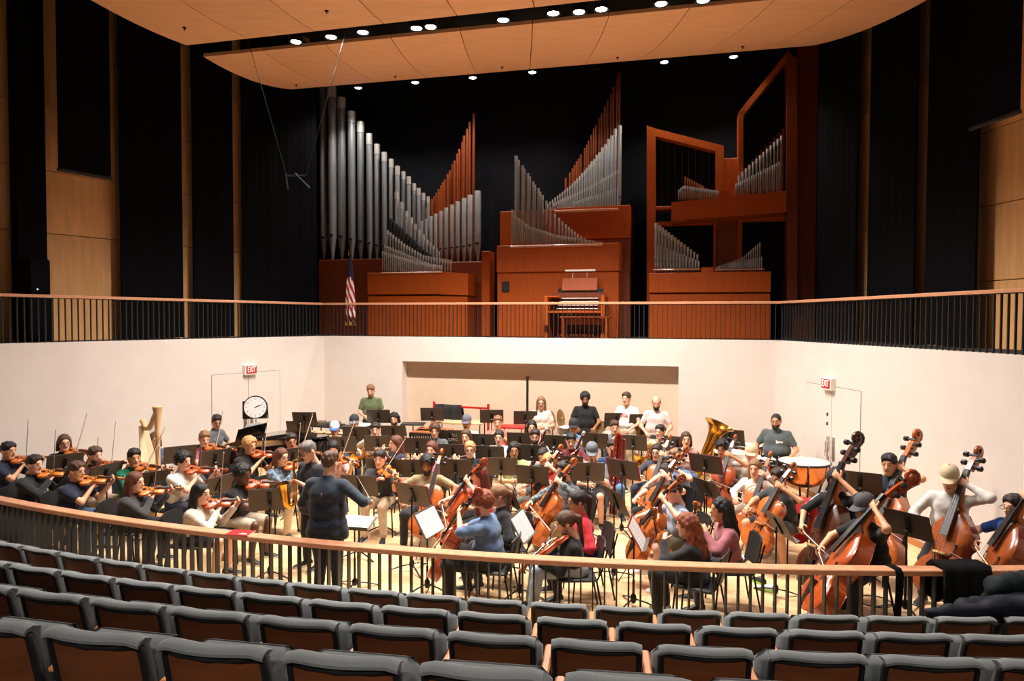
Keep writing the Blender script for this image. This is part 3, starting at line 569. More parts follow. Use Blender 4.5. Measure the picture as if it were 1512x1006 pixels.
# ================================================================= auditorium seats
def seat_kit():
    w = .54; parts = []
    def bent(h0, h1, th, y0, wd, mi=0, pad=0.0, nx=8):                # slightly curved back panel, leaning back
        V = []; fs = []
        for i in range(nx + 1):
            x = -wd / 2 + wd * i / nx; cv = .05 * (1 - (2 * x / wd) ** 2)
            for h, t in ((h0, -th / 2), (h0, th / 2), (h1, th / 2 - pad), (h1, -th / 2 + pad)): V.append((x, y0 - cv * 1.0 - (h - .45) * .22 + t, h))
        for i in range(nx):
            a, b = 4 * i, 4 * i + 4; fs += [(a + j, a + (j + 1) % 4, b + (j + 1) % 4, b + j) for j in range(4)]
        fs += [(0, 3, 2, 1), (4 * nx, 4 * nx + 1, 4 * nx + 2, 4 * nx + 3)]
        return V, fs
    V, fs = bent(.12, .748, .018, 0, .44); parts.append(('back_shell', MB().add(V, fs).mesh('back_shell', m_seatwood, 40), None))
    # black edge trim round the shell: a U tube
    pts = [(-.228, -.0 - (h - .45) * .22, h) for h in (.12, .4, .72)] + [(x, -.05 * (1 - (2 * x / .456) ** 2) - (.75 - .45) * .22, .75) for x in (-.21, -.14, 0, .14, .21)] + [(.228, -(h - .45) * .22, h) for h in (.72, .4, .12)]
    parts.append(('edge_trim', MB().tube(pts, .021, 6).mesh('edge_trim', m_blkp, 60), None))
    # upholstered front cushion wrapping over the top
    V = []; fs = []; nx = 10
    prof = [(.022, .42), (.075, .44), (.085, .6), (.078, .74), (.058, .782), (.022, .80), (-.012, .797), (-.03, .782), (-.03, .768), (.015, .745)]
    for i in range(nx + 1):
        x = -.245 + .49 * i / nx; q = 2 * x / .49; cv = .05 * (1 - q * q); dz = -.026 * abs(q) ** 7
        V += [(x * (1 if z > .75 else .84), y - cv - (z - .45) * .22, z + (dz if z > .7 else 0)) for y, z in prof]
    k = len(prof)
    for i in range(nx): fs += [(i * k + j, i * k + (j + 1) % k, (i + 1) * k + (j + 1) % k, (i + 1) * k + j) for j in range(k)]
    fs += [tuple(range(k - 1, -1, -1)), tuple(nx * k + j for j in range(k))]
    parts.append(('back_cushion', MB().add(V, [f[::-1] for f in fs]).mesh('back_cushion', m_seatfab, 50), None))
    parts.append(('seat_cushion', MB().rbox((0, 0, 0), (.52, .12, .4), .045, 0, T(0, .15, .47) @ Matrix.Rotation(-.2, 4, 'X')).mesh('seat_cushion', m_seatfab, 50), None))
    for sx in (.2875,):
        parts.append(('armrest', MB().rbox((sx, .16, .55), (.05, .34, .03), .01).mesh('armrest', m_arm, 0), None))
    parts.append(('standard', MB().rbox((0, .1, .2), (.3, .1, .4), .02).mesh('standard', m_blkp, 0), None))
    KITS['auditorium_seat'] = parts
seat_kit()
ROWS = {'A': [(16, 799), (61, 806), (117, 816), (179, 824), (244, 834), (313, 844), (389, 852), (468, 860), (551, 868), (638.5, 874.6), (727.6, 882), (822.7, 888), (918.5, 893.5), (1020, 898), (1123, 900), (1228, 904), (1331, 907), (1430, 908)],
 'B': [(70, 827), (147.5, 839), (230, 850), (317.5, 860.5), (411, 870.5), (508, 880), (614, 887), (724, 896), (839, 904.5), (959, 913), (1087, 917), (1218, 921), (1348, 926)],
 'C': [(102, 861), (210, 877), (327, 890), (450, 903), (583.7, 912.5), (725, 925), (872, 933), (1034, 944), (1199, 951), (1370.5, 959)],
 'D': [(175, 912), (339, 930), (520, 948), (716, 963), (925, 980), (1140, 993)], 'E': []}
RN_ = {'A': 'first row along the curved stage railing', 'B': 'second row behind the railing', 'C': 'third row behind the railing', 'D': 'fourth row behind the railing', 'E': 'fifth row behind the railing'}
for k, px in ROWS.items():
    zt = FLZ[k] + .80; angs = []
    for x, y in px:
        p = atz(x, y, zt) - RC; angs.append(math.atan2(p.x, -p.y))
    r = ROWR[k]; st = .575 / r
    if not angs: p = atz(52, 992, zt) - RC; angs = [math.atan2(p.x, -p.y)]
    a0 = sum(a - i * st for i, a in enumerate(angs)) / len(angs); lo, hi = {'A': (-2, 20), 'B': (-2, 16), 'C': (-2, 12), 'D': (-2, 8), 'E': (-1, 4)}[k]
    for i in range(lo, hi):
        a = a0 + i * st; p = arc(r, a); d = (RC - p).normalized()
        inst('auditorium_seat', frame(p + Vector((0, 0, FLZ[k])), (d.y, -d.x, 0), d, (0, 0, 1)), 'grey upholstered wood backed seat in the ' + RN_[k], 'seat', 'seats in the ' + RN_[k])
# ================================================================= instrument and furniture kits
def varnish(name, c, r=.25): return mat(name, srgb(*c), r, noise=.18, nscale=6, stretch=(1, 3, 1), coat=.5)
V_VIOLIN = varnish('violin_varnish', (196, 104, 46)); V_CELLO = varnish('cello_varnish', (186, 96, 40)); V_BASS = varnish('bass_varnish', (150, 74, 32)); V_DARK = varnish('dark_bass_varnish', (74, 36, 18)); V_RED = varnish('red_violin_varnish', (186, 82, 36)); V_GOLD = varnish('golden_varnish', (206, 118, 44))
m_ebony = mat('ebony', (.01, .009, .009), .35); m_maple = mat('neck_maple', srgb(190, 110, 50), .35, noise=.1, nscale=10)
m_string = mat('string_steel', (.6, .6, .58), .3, metal=1); m_hair_bow = mat('bow_hair', srgb(235, 228, 210), .7); m_pern = mat('bow_stick', srgb(110, 52, 26), .35); m_bridge = mat('bridge_maple', srgb(222, 180, 120), .5)
OUT_V = [(0, .02), (.006, .30), (.03, .62), (.08, .85), (.15, .97), (.22, 1.0), (.30, .96), (.37, .85), (.405, .74), (.418, .70), (.43, .58), (.48, .535), (.54, .53), (.60, .57), (.625, .66), (.64, .655), (.68, .72), (.76, .79), (.84, .80), (.91, .72), (.96, .54), (.985, .36), (1, .12)]
OUT_B = [(0, .02), (.006, .30), (.03, .62), (.08, .85), (.15, .97), (.22, 1.0), (.30, .95), (.37, .83), (.40, .74), (.43, .60), (.48, .55), (.54, .55), (.59, .60), (.62, .68), (.66, .72), (.72, .73), (.78, .69), (.85, .55), (.91, .38), (.96, .24), (1, .13)]
def string_kit(kit, L, hw, rib, arch, neck, V, out, fb_w, pin=0.0, chin=False, sc=1.0):
    parts = []; R = [(x * L, w * hw) for x, w in out]
    ring = [(w, y) for y, w in R] + [(-w, y) for y, w in R[::-1]]; n = len(ring)
    def ins(q, z): return [(x * q, L * .5 + (y - L * .5) * (1 - (1 - q) * .55), z) for x, y in ring]
    rings = [ins(.55, -rib - arch * .8), ins(.82, -rib - arch * .55), ins(.97, -rib), ins(.95, -rib + .002), ins(.95, -.002), ins(.98, 0), ins(.93, arch * .28), ins(.78, arch * .72), ins(.5, arch), ins(.2, arch * 1.05)]
    mb = MB(); Vv = [p for r in rings for p in r]; fs = [(i * n + j, i * n + (j + 1) % n, (i + 1) * n + (j + 1) % n, (i + 1) * n + j) for i in range(len(rings) - 1) for j in range(n)]
    fs += [tuple(range(n - 1, -1, -1)), tuple((len(rings) - 1) * n + j for j in range(n))]; mb.add(Vv, fs); parts.append(('body', mb.mesh('body', V, 50), None))
    mb = MB()                                                        # f-holes
    for s in (-1, 1):
        P = [(s * hw * (.30 + .10 * math.sin((t - .5) * 4.4)), L * (.36 + .24 * t), arch * .93 + .003 * sc) for t in [i / 8 for i in range(9)]]
        mb.tube(P, [L * .008 + (L * .008 if i in (0, 8) else 0) for i in range(9)], 6, flat=.35)
    parts.append(('f_holes', mb.mesh('f_holes', m_dark, 50), 0))
    nz = arch * .55; NL = neck; fz = arch * 1.0 + .020 * sc
    parts.append(('neck', MB().tube([(0, L * .97, -rib * .55), (0, L + .02 * sc, nz * .2), (0, L + NL * .5, nz), (0, L + NL, nz)], [fb_w * .62, fb_w * .60, fb_w * .52, fb_w * .48], 10).mesh('neck', m_maple, 50), None))
    y0, y1 = L * .66, L + NL
    parts.append(('fingerboard', MB().add([(-fb_w * .72, y0, fz + .02 * L), (fb_w * .72, y0, fz + .02 * L), (fb_w * .5, y1, nz + .012 * sc), (-fb_w * .5, y1, nz + .012 * sc), (-fb_w * .72, y0, fz + .02 * L - .01 * sc), (fb_w * .72, y0, fz + .02 * L - .01 * sc), (fb_w * .5, y1, nz), (-fb_w * .5, y1, nz)], [(0, 1, 2, 3), (4, 7, 6, 5), (0, 4, 5, 1), (1, 5, 6, 2), (2, 6, 7, 3), (3, 7, 4, 0)]).mesh('fingerboard', m_ebony, 0), None))
    pb = NL * .62 if kit != 'bass' else NL * .5                      # pegbox and scroll
    mb = MB().add([(sx * fb_w * a, y1 + pb * t, nz + z) for t, a, zt, zb in ((0, .5, .006 * sc, -.02 * sc), (.5, .46, -.004 * sc, -.04 * sc), (1, .36, -.02 * sc, -.05 * sc)) for sx, z in ((-1, zb), (1, zb), (1, zt), (-1, zt))], [(4 * i + j, 4 * i + (j + 1) % 4, 4 * i + 4 + (j + 1) % 4, 4 * i + 4 + j) for i in range(2) for j in range(4)] + [(3, 2, 1, 0), (8, 9, 10, 11)])
    sp = [(0, y1 + pb * 1.12 + math.cos(a) * rr, nz - .028 * sc + math.sin(a) * rr) for a, rr in [(-2.4 + i * .62, pb * (.30 - .018 * i)) for i in range(15)]]
    mb.tube(sp, [fb_w * (.34 + .02 * i) for i in range(15)], 8); parts.append(('scroll', mb.mesh('scroll', V, 50), None))
    for i in range(4):
        s = -1 if i % 2 else 1; yy = y1 + pb * (.2 + .22 * i)
        pe = .95 if 'bass' in kit else 1.3
        parts.append(('peg', MB().tube([(-s * fb_w * .6, yy, nz - .014 * sc), (s * fb_w * pe, yy, nz - .014 * sc)], [.0045 * sc, .006 * sc], 6).lathe([(.004 * sc, 0), (.011 * sc, .005 * sc), (.011 * sc, .02 * sc), (.004 * sc, .025 * sc)], 8, 0, T(s * fb_w * pe, yy, nz - .014 * sc) @ Matrix.Rotation(s * math.pi / 2, 4, 'Y')).mesh('peg', m_ebony), len(parts) - 1 if i == 0 else len(parts) - 1 - i))
    bz = fz + .03 * L
    parts.append(('bridge', MB().add([(x, L * .47 + d, z) for d in (-.004 * sc, .004 * sc) for x, z in ((-hw * .2, arch * .9), (hw * .2, arch * .9), (hw * .22, bz - .008 * sc), (0, bz), (-hw * .22, bz - .008 * sc))], [(4, 3, 2, 1, 0), (5, 6, 7, 8, 9)] + [(i, (i + 1) % 5, 5 + (i + 1) % 5, 5 + i) for i in range(5)]).mesh('bridge', m_bridge, 0), None))
    parts.append(('tailpiece', MB().add([(-hw * .1, L * .03, arch * .7), (hw * .1, L * .03, arch * .7), (hw * .2, L * .33, arch * 1.2 + .01 * sc), (-hw * .2, L * .33, arch * 1.2 + .01 * sc), (-hw * .1, L * .03, arch * .55), (hw * .1, L * .03, arch * .55), (hw * .2, L * .33, arch * 1.05), (-hw * .2, L * .33, arch * 1.05)], [(0, 1, 2, 3), (4, 7, 6, 5), (0, 4, 5, 1), (1, 5, 6, 2), (2, 6, 7, 3), (3, 7, 4, 0)]).mesh('tailpiece', m_ebony, 0), None))
    mb = MB()
    for k in (-1.5, -.5, .5, 1.5): mb.tube([(k * hw * .09, L * .3, arch * 1.2 + .01 * sc), (k * hw * .12, L * .47, bz), (k * fb_w * .25, y1, nz + .014 * sc)], .0011 * max(1, sc * .6), 4)
    parts.append(('strings', mb.mesh('strings', m_string), None))
    if chin: parts.append(('chin_rest', MB().rbox((-hw * .55, L * .07, arch * .9 + .012), (.07, .05, .014), .006).mesh('chin_rest', m_ebony), None))
    if pin: parts.append(('endpin', MB().tube([(0, .01, -rib / 2), (0, -pin, -rib / 2)], .006 * max(1, sc * .4), 6).mesh('endpin', m_blk), None))
    KITS[kit] = parts
for k, v in (('violin', V_VIOLIN), ('violin_red', V_RED), ('violin_gold', V_GOLD)): string_kit(k, .358, .104, .032, .016, .132, v, OUT_V, .024, 0, True)
string_kit('cello', .755, .222, .118, .032, .29, V_CELLO, OUT_V, .048, .30, sc=2.2); string_kit('cello_red', .755, .222, .118, .032, .29, varnish('red_cello_varnish', (172, 72, 30)), OUT_V, .048, .30, sc=2.2)
string_kit('bass', 1.12, .335, .19, .05, .50, V_BASS, OUT_B, .066, .18, sc=3.2); string_kit('bass_dark', 1.12, .335, .19, .05, .50, V_DARK, OUT_B, .066, .18, sc=3.2); string_kit('bass_red', 1.12, .335, .19, .05, .50, varnish('red_bass_varnish', (168, 72, 26)), OUT_B, .066, .18, sc=3.2); string_kit('bass_gold', 1.12, .335, .19, .05, .50, varnish('gold_bass_varnish', (186, 92, 32)), OUT_B, .066, .18, sc=3.2)
def bow_kit(kit, L, h):                                              # along +x from the frog
    KITS[kit] = [('stick', MB().tube([(L * t, 0, h * (1.0 - 1.2 * t * (1 - t)) * .028 + .002) for t in [i / 8 for i in range(9)]], [.0048 - .0018 * i / 8 for i in range(9)], 6).mesh('stick', m_pern), None),
        ('hair_ribbon', MB().box((L * .52, 0, -.001), (L * .9, .009, .0022)).mesh('hair_ribbon', m_hair_bow, 0), None), ('frog', MB().rbox((.045, 0, .010), (.05, .011, .022), .003).mesh('frog', m_ebony), None),
        ('tip', MB().add([(L, -.004, .03 * h), (L, .004, .03 * h), (L + .008, 0, -.002), (L - .025, -.004, .026 * h), (L - .025, .004, .026 * h)], [(0, 1, 2), (3, 0, 2), (1, 4, 2), (3, 4, 1, 0), (4, 3, 2)]).mesh('tip', m_white, 0), None)]
bow_kit('bow', .74, 1); bow_kit('bass_bow', .70, 1.5)
# chair
def chair_kit():
    P = []
    V = []; fs = []
    P.append(('seat', MB().rbox((0, .02, .445), (.44, .43, .045), .018).mesh('seat', m_blkp), None))
    mb = MB(); nx = 6
    for i in range(nx + 1):
        x = -.21 + .42 * i / nx; c = .035 * (2 * x / .42) ** 2
        V += [(x, -.235 + c, .50), (x, -.262 + c, .62), (x, -.30 + c, .84 - .02 * abs(2 * x / .42) ** 4), (x, -.316 + c, .84 - .02 * abs(2 * x / .42) ** 4), (x, -.282 + c, .62), (x, -.255 + c, .50)]
    for i in range(nx): fs += [(6 * i + j, 6 * i + (j + 1) % 6, 6 * i + 6 + (j + 1) % 6, 6 * i + 6 + j) for j in range(6)]
    fs += [(5, 4, 3, 2, 1, 0), tuple(6 * nx + j for j in range(6))]
    P.append(('backrest', mb.add(V, [f[::-1] for f in fs]).mesh('backrest', m_blkp, 50), None))
    for s in (-1, 1):
        P.append(('leg', MB().tube([(s * .20, .2, .43), (s * .225, .24, 0)], .011).mesh('leg', m_blk), None)); P.append(('leg', MB().tube([(s * .20, -.19, .43), (s * .225, -.27, 0)], .011).mesh('leg', m_blk), None))
        P.append(('back_post', MB().tube([(s * .19, -.19, .43), (s * .195, -.25, .55), (s * .19, -.31, .78)], .010).mesh('back_post', m_blk), None))
    KITS['orchestra_chair'] = P
    P = [('seat', MB().lathe([(.16, .70), (.175, .715), (.175, .74), (.15, .755)], 16).mesh('seat', m_blkp), None), ('foot_ring', MB().tube([(.17 * math.cos(a), .17 * math.sin(a), .25) for a in [i * math.pi / 8 for i in range(16)]], .008, 6, closed=True).mesh('foot_ring', m_blk), None)]
    for i in range(4): a = math.pi / 4 + i * math.pi / 2; P.append(('leg', MB().tube([(.1 * math.cos(a), .1 * math.sin(a), .7), (.22 * math.cos(a), .22 * math.sin(a), 0)], .012).mesh('leg', m_blk), None))
    KITS['bass_stool'] = P
chair_kit()
# music stand: origin on the floor under the desk, the reading side faces +y
def stand_kit(kit, h, tilt, w=.51, red=False):
    R = T(0, 0, h) @ Matrix.Rotation(math.radians(tilt), 4, 'X')
    P = [('desk', MB().rbox((0, 0, 0), (w, .006, .33), .002, 0, R).mesh('desk', m_desk, 0), None), ('lip', MB().box((0, .03, -.165), (w, .06, .005), 0, R).mesh('lip', m_desk, 0), None),
        ('back_rib', MB().rbox((0, -.012, .0), (.05, .02, .22), .006, 0, R).mesh('back_rib', m_blk), None), ('clamp_knob', MB().lathe([(.02, -.02), (.02, .02)], 10, 0, T(0, -.045, h - .07) @ Matrix.Rotation(math.pi / 2, 4, 'Y')).mesh('clamp_knob', m_blkp), None),
        ('post', MB().tube([(0, -.03, .1), (0, -.03, h - .55)], .015, 8).tube([(0, -.03, h - .6), (0, -.03, h - .02)], .010, 8).mesh('post', m_blk), None), ('hub', MB().lathe([(.02, .04), (.035, .07), (.035, .12), (.018, .15)], 10, 0, T(0, -.03, 0)).mesh('hub', m_blk), None)]
    for i in range(3): a = math.pi / 2 + i * 2 * math.pi / 3; P.append(('leg', MB().tube([(.02 * math.cos(a), -.03 + .02 * math.sin(a), .09), (.15 * math.cos(a), -.03 + .15 * math.sin(a), .06), (.3 * math.cos(a), -.03 + .3 * math.sin(a), .006)], [.012, .014, .012], 6, flat=.6).mesh('leg', m_blk), None))
    KITS[kit] = P
stand_kit('music_stand', 1.0, 22); stand_kit('low_music_stand', .86, 30); stand_kit('tall_music_stand', 1.2, 22); stand_kit('flat_music_stand', 1.0, 72)
SH = {'music_stand': (1.0, 22), 'low_music_stand': (.86, 30), 'tall_music_stand': (1.2, 22), 'flat_music_stand': (1.0, 72)}
def staff_mat():
    m = bpy.data.materials.new('printed_music'); m.use_nodes = True; nt = m.node_tree; b = nt.nodes['Principled BSDF']; b.inputs['Roughness'].default_value = .8
    tc = nt.nodes.new('ShaderNodeTexCoord'); w = nt.nodes.new('ShaderNodeTexWave'); w.bands_direction = 'Z'; w.inputs['Scale'].default_value = 14
    nz = nt.nodes.new('ShaderNodeTexNoise'); nz.inputs['Scale'].default_value = 90
    cr = nt.nodes.new('ShaderNodeValToRGB'); cr.color_ramp.elements[0].position = .62; cr.color_ramp.elements[0].color = (0, 0, 0, 1); cr.color_ramp.elements[1].position = .8; cr.color_ramp.elements[1].color = (1, 1, 1, 1)
    mu = nt.nodes.new('ShaderNodeMath'); mu.operation = 'MULTIPLY'; mx = nt.nodes.new('ShaderNodeMixRGB'); mx.inputs[1].default_value = (*srgb(226, 223, 219), 1); mx.inputs[2].default_value = (*srgb(96, 92, 90), 1)
    for a, c in ((tc.outputs['Object'], w.inputs[0]), (tc.outputs['Object'], nz.inputs[0]), (w.outputs[0], cr.inputs[0]), (cr.outputs[0], mu.inputs[0]), (nz.outputs[0], mu.inputs[1]), (mu.outputs[0], mx.inputs[0]), (mx.outputs[0], b.inputs['Base Color'])): nt.links.new(a, c)
    return m
m_music = staff_mat()
page_me = {k: MB().box((sx * .115, .006, -.01), (.225, .003, .30)).mesh('page', m_music, 0) for k, sx in (('l', -1), ('r', 1))}
fold_me = MB().box((0, .0045, -.005), (.56, .004, .345)).mesh('folder_cover', m_redf, 0)
def music_on(kit, M, label, folder=False, pages='lr'):
    h, t = SH[kit]; D = M @ T(0, 0, h) @ Matrix.Rotation(math.radians(t), 4, 'X')
    root = thing('music_folder' if folder else 'sheet_music', label, 'folder' if folder else 'sheet music', D)
    if folder: mk('folder_cover', fold_me, root)
    for k in pages: mk('page', page_me[k], root)
# winds: built along +y from the mouthpiece
def keys(mb, y0, y1, n, r, mi): 
    for i in range(n): y = y0 + (y1 - y0) * i / (n - 1); mb.lathe([(.0085, r), (.0085, r + .006)], 8, mi, T(0, y, 0)); mb.tube([(.008, y - .02, r + .003), (.008, y + .02, r + .003)], .003, 4, mi)
RXm = Matrix.Rotation(-math.pi / 2, 4, 'X')                          # z -> y
def wind_kits():
    P = [('tube', MB().lathe([(.006, 0), (.008, .03), (.011, .07), (.0145, .09), (.0145, .58), (.02, .62), (.034, .67)], 12, 0, RXm).mesh('tube', m_ebony), None)]
    mb = MB(); keys(mb, .16, .54, 9, .0135, 0); mb.lathe([(.0155, .19), (.0155, .2)], 12, 0, RXm).lathe([(.016, .36), (.016, .37)], 12, 0, RXm).lathe([(.0165, .57), (.0165, .58)], 12, 0, RXm); P.append(('keywork', mb.mesh('keywork', m_silver), None)); KITS['clarinet'] = P
    mb = MB(); keys(mb, .22, .6, 12, .0085, 0)
    KITS['flute'] = [('tube', MB().tube([(0, -.06, 0), (0, .61, 0)], .0095, 10).mesh('tube', m_silver), None), ('keywork', mb.mesh('keywork', m_silver), None), ('lip_plate', MB().rbox((0, 0, .009), (.02, .035, .005), .002).mesh('lip_plate', m_silver), None)]
    m_bsn = mat('bassoon_maple', srgb(108, 28, 18), .25, noise=.2, nscale=8, coat=.5)
    mb = MB(); mb.tube([(0, -.62, 0), (0, .55, 0)], [.028, .02], 12).tube([(.034, -.62, 0), (.034, .25, 0)], [.026, .017], 12).lathe([(.045, -.02), (.045, .03)], 12, 0, T(.015, -.63, 0) @ RXm)
    mb2 = MB(); keys(mb2, -.5, .2, 10, .025, 0); mb2.lathe([(.027, 0), (.027, .04)], 12, 0, T(0, .5, 0) @ RXm).lathe([(.03, 0), (.03, .03)], 12, 0, T(0, -.2, 0) @ RXm)
    KITS['bassoon'] = [('tube', mb.mesh('tube', m_bsn), None), ('keywork', mb2.mesh('keywork', m_silver), None), ('bocal', MB().tube([(.034, .25, 0), (.04, .32, .02), (.05, .36, .1), (.03, .33, .2), (.0, .28, .27)], [.006, .006, .005, .004, .003], 6).mesh('bocal', m_silver), None), ('bell_ring', MB().lathe([(.023, 0), (.023, .025)], 12, 0, T(0, .54, 0) @ RXm).mesh('bell_ring', m_white), None)]
    mb = MB()
    for k, (x, y0, y1, r) in enumerate(((0, -.7, .62, .035), (.065, -.7, .55, .03), (.13, -.62, .6, .026), (-.06, -.6, .4, .02))): mb.tube([(x, y0, 0), (x, y1, 0)], r, 12)
    mb.tube([(0, .62, 0), (.03, .68, 0), (.065, .66, 0), (.065, .55, 0)], .032, 10); mb2 = MB(); keys(mb2, -.5, .45, 12, .035, 0)
    KITS['contrabassoon'] = [('tube', mb.mesh('tube', mat('contra_red', srgb(134, 34, 26), .25, noise=.2, nscale=8, coat=.5)), None), ('keywork', mb2.mesh('keywork', m_silver), None)]
    # trumpet: mouthpiece at origin, bell forward
    mb = MB().tube([(0, 0, 0), (0, .12, 0), (0, .40, 0), (0, .44, -.03), (0, .44, -.07), (0, .40, -.1), (0, .1, -.1), (0, .06, -.07), (0, .06, -.03), (0, .1, -.0)], .006, 8)
    KITS['trumpet'] = [('tubing', mb.mesh('tubing', m_brass), None), ('bell', MB().lathe([(.006, 0), (.009, .2), (.018, .3), (.035, .36), (.06, .39)], 16, 0, T(0, .12, -.0) @ RXm, cap=False).mesh('bell', m_brass), None)]
    for i in range(3): KITS['trumpet'].append(('valve', MB().tube([(0, .2 + .03 * i, -.13), (0, .2 + .03 * i, .04)], .011, 8).mesh('valve', m_silver), None))
    # horn: coil centre at origin in x-y plane
    mb = MB()
    for r, z in ((.14, 0), (.115, .02), (.09, -.015)): mb.tube([(r * math.cos(a), r * math.sin(a), z) for a in [i * math.pi / 12 for i in range(24)]], .010, 8, closed=True)
    mb.tube([(-.14, 0, 0), (-.16, .12, 0), (-.1, .24, .0)], .006, 6)
    KITS['french_horn'] = [('coil', mb.mesh('coil', m_brass), None), ('bell', MB().lathe([(.012, 0), (.03, .12), (.07, .2), (.155, .26)], 20, 0, T(.08, -.06, 0) @ Matrix.Rotation(2.2, 4, 'Y'), cap=False).mesh('bell', m_brass), None), ('valve_cluster', MB().lathe([(.02, 0), (.02, .06)], 10, 0, T(0, .03, 0)).lathe([(.02, 0), (.02, .06)], 10, 0, T(.05, .01, 0)).lathe([(.02, 0), (.02, .06)], 10, 0, T(-.05, .04, 0)).mesh('valve_cluster', m_silver), None)]
    # tuba: base at origin, bell up +z
    mb = MB().tube([(.1, 0, .5), (.1, 0, .2), (.08, 0, .06), (0, 0, 0), (-.1, 0, .04), (-.14, 0, .15), (-.14, 0, .45), (-.1, 0, .52), (-.04, 0, .45), (-.04, 0, .15)], [.075, .07, .062, .055, .048, .042, .036, .03, .026, .022], 14)
    mb2 = MB()
    for i in range(4): mb2.tube([(-.08 + .045 * i, .08, .18), (-.08 + .045 * i, .08, .4)], .017, 8)
    mb3 = MB()
    for i in range(5): mb3.tube([(-.16 + .07 * i, .06, .2), (-.16 + .07 * i, .10, .25 + .03 * i), (-.13 + .07 * i, .1, .34), (-.10 + .07 * i, .07, .25), (-.1 + .07 * i, .06, .15)], .010, 6)
    KITS['tuba'] = [('body_tube', mb.mesh('body_tube', m_brass), None), ('bell', MB().lathe([(.075, .45), (.085, .62), (.11, .76), (.16, .86), (.24, .92)], 28, 0, T(.1, 0, 0), cap=False).mesh('bell', m_brass), None), ('valve_cluster', mb2.mesh('valve_cluster', m_silver), None), ('tubing', mb3.mesh('tubing', m_brass), None), ('leadpipe', MB().tube([(-.14, .05, .5), (-.18, .02, .62), (-.2, -.08, .7)], .009, 6).mesh('leadpipe', m_brass), None)]
    # saxophone: mouthpiece at origin, hangs down -z, bell forward +y
    mb = MB().tube([(0, 0, 0), (0, .05, .02), (0, .1, .0), (0, .12, -.05), (0, .10, -.3), (0, .09, -.5), (0, .11, -.57), (0, .17, -.6), (0, .22, -.56), (0, .24, -.48), (0, .26, -.36)], [.008, .01, .012, .014, .022, .03, .034, .037, .04, .046, .055], 12)
    mb2 = MB()
    for i in range(10): mb2.lathe([(.014, 0), (.014, .012)], 8, 0, T(.02, .10, -.12 - .04 * i) @ Matrix.Rotation(math.pi / 2, 4, 'Y'))
    mb2.tube([(.028, .1, -.1), (.036, .1, -.5)], .004, 6).tube([(-.03, .12, -.15), (-.04, .12, -.5)], .004, 6)
    KITS['saxophone'] = [('body_tube', mb.mesh('body_tube', m_brass), None), ('bell', MB().lathe([(.053, 0), (.062, .06), (.085, .1)], 18, 0, T(0, .258, -.37) @ Matrix.Rotation(-.15, 4, 'X'), cap=False).mesh('bell', m_brass), None), ('keywork', mb2.mesh('keywork', m_brass), None), ('mouthpiece', MB().tube([(0, -.05, -.012), (0, .01, .004)], [.007, .011], 8).mesh('mouthpiece', m_ebony), None)]
wind_kits()
# ================================================================= people: one continuous skin surface grown from a posed skeleton
def grid_field(prims, vox, k, post=None):
    A = np.array([p[0] for p in prims], float); B = np.array([p[1] for p in prims], float); R = np.array([max(p[2], p[3]) for p in prims])
    lo = np.minimum(A, B).min(0) - R.max() - 3 * vox; hi = np.maximum(A, B).max(0) + R.max() + 3 * vox
    n = np.ceil((hi - lo) / vox).astype(int) + 1
    ax = [lo[i] + vox * np.arange(n[i]) for i in range(3)]
    Fd = np.full(n, .25, np.float32)
    for a, b, ra, rb in prims:
        a = np.asarray(a, float); b = np.asarray(b, float); m = max(ra, rb) + k + 2.5 * vox
        i0 = np.maximum(0, np.floor((np.minimum(a, b) - m - lo) / vox).astype(int)); i1 = np.minimum(n, np.ceil((np.maximum(a, b) + m - lo) / vox).astype(int) + 1)
        X = ax[0][i0[0]:i1[0], None, None] - a[0]; Y = ax[1][None, i0[1]:i1[1], None] - a[1]; Z = ax[2][None, None, i0[2]:i1[2]] - a[2]
        d = b - a; L2 = max(1e-9, d @ d); t = np.clip((X * d[0] + Y * d[1] + Z * d[2]) / L2, 0, 1)
        q = np.sqrt((X - t * d[0]) ** 2 + (Y - t * d[1]) ** 2 + (Z - t * d[2]) ** 2) - (ra + t * (rb - ra))
        s = Fd[i0[0]:i1[0], i0[1]:i1[1], i0[2]:i1[2]]; h = np.clip(.5 + .5 * (q - s) / k, 0, 1)
        s[...] = q + (s - q) * h - k * h * (1 - h)
    if post is not None: Fd = post(Fd, ax[0][:, None, None], ax[1][None, :, None], ax[2][None, None, :])
    return Fd, lo
CORN = [(i, j, k) for i in (0, 1) for j in (0, 1) for k in (0, 1)]
EDG = [(a, b) for a in range(8) for b in range(a + 1, 8) if sum(abs(CORN[a][i] - CORN[b][i]) for i in range(3)) == 1]
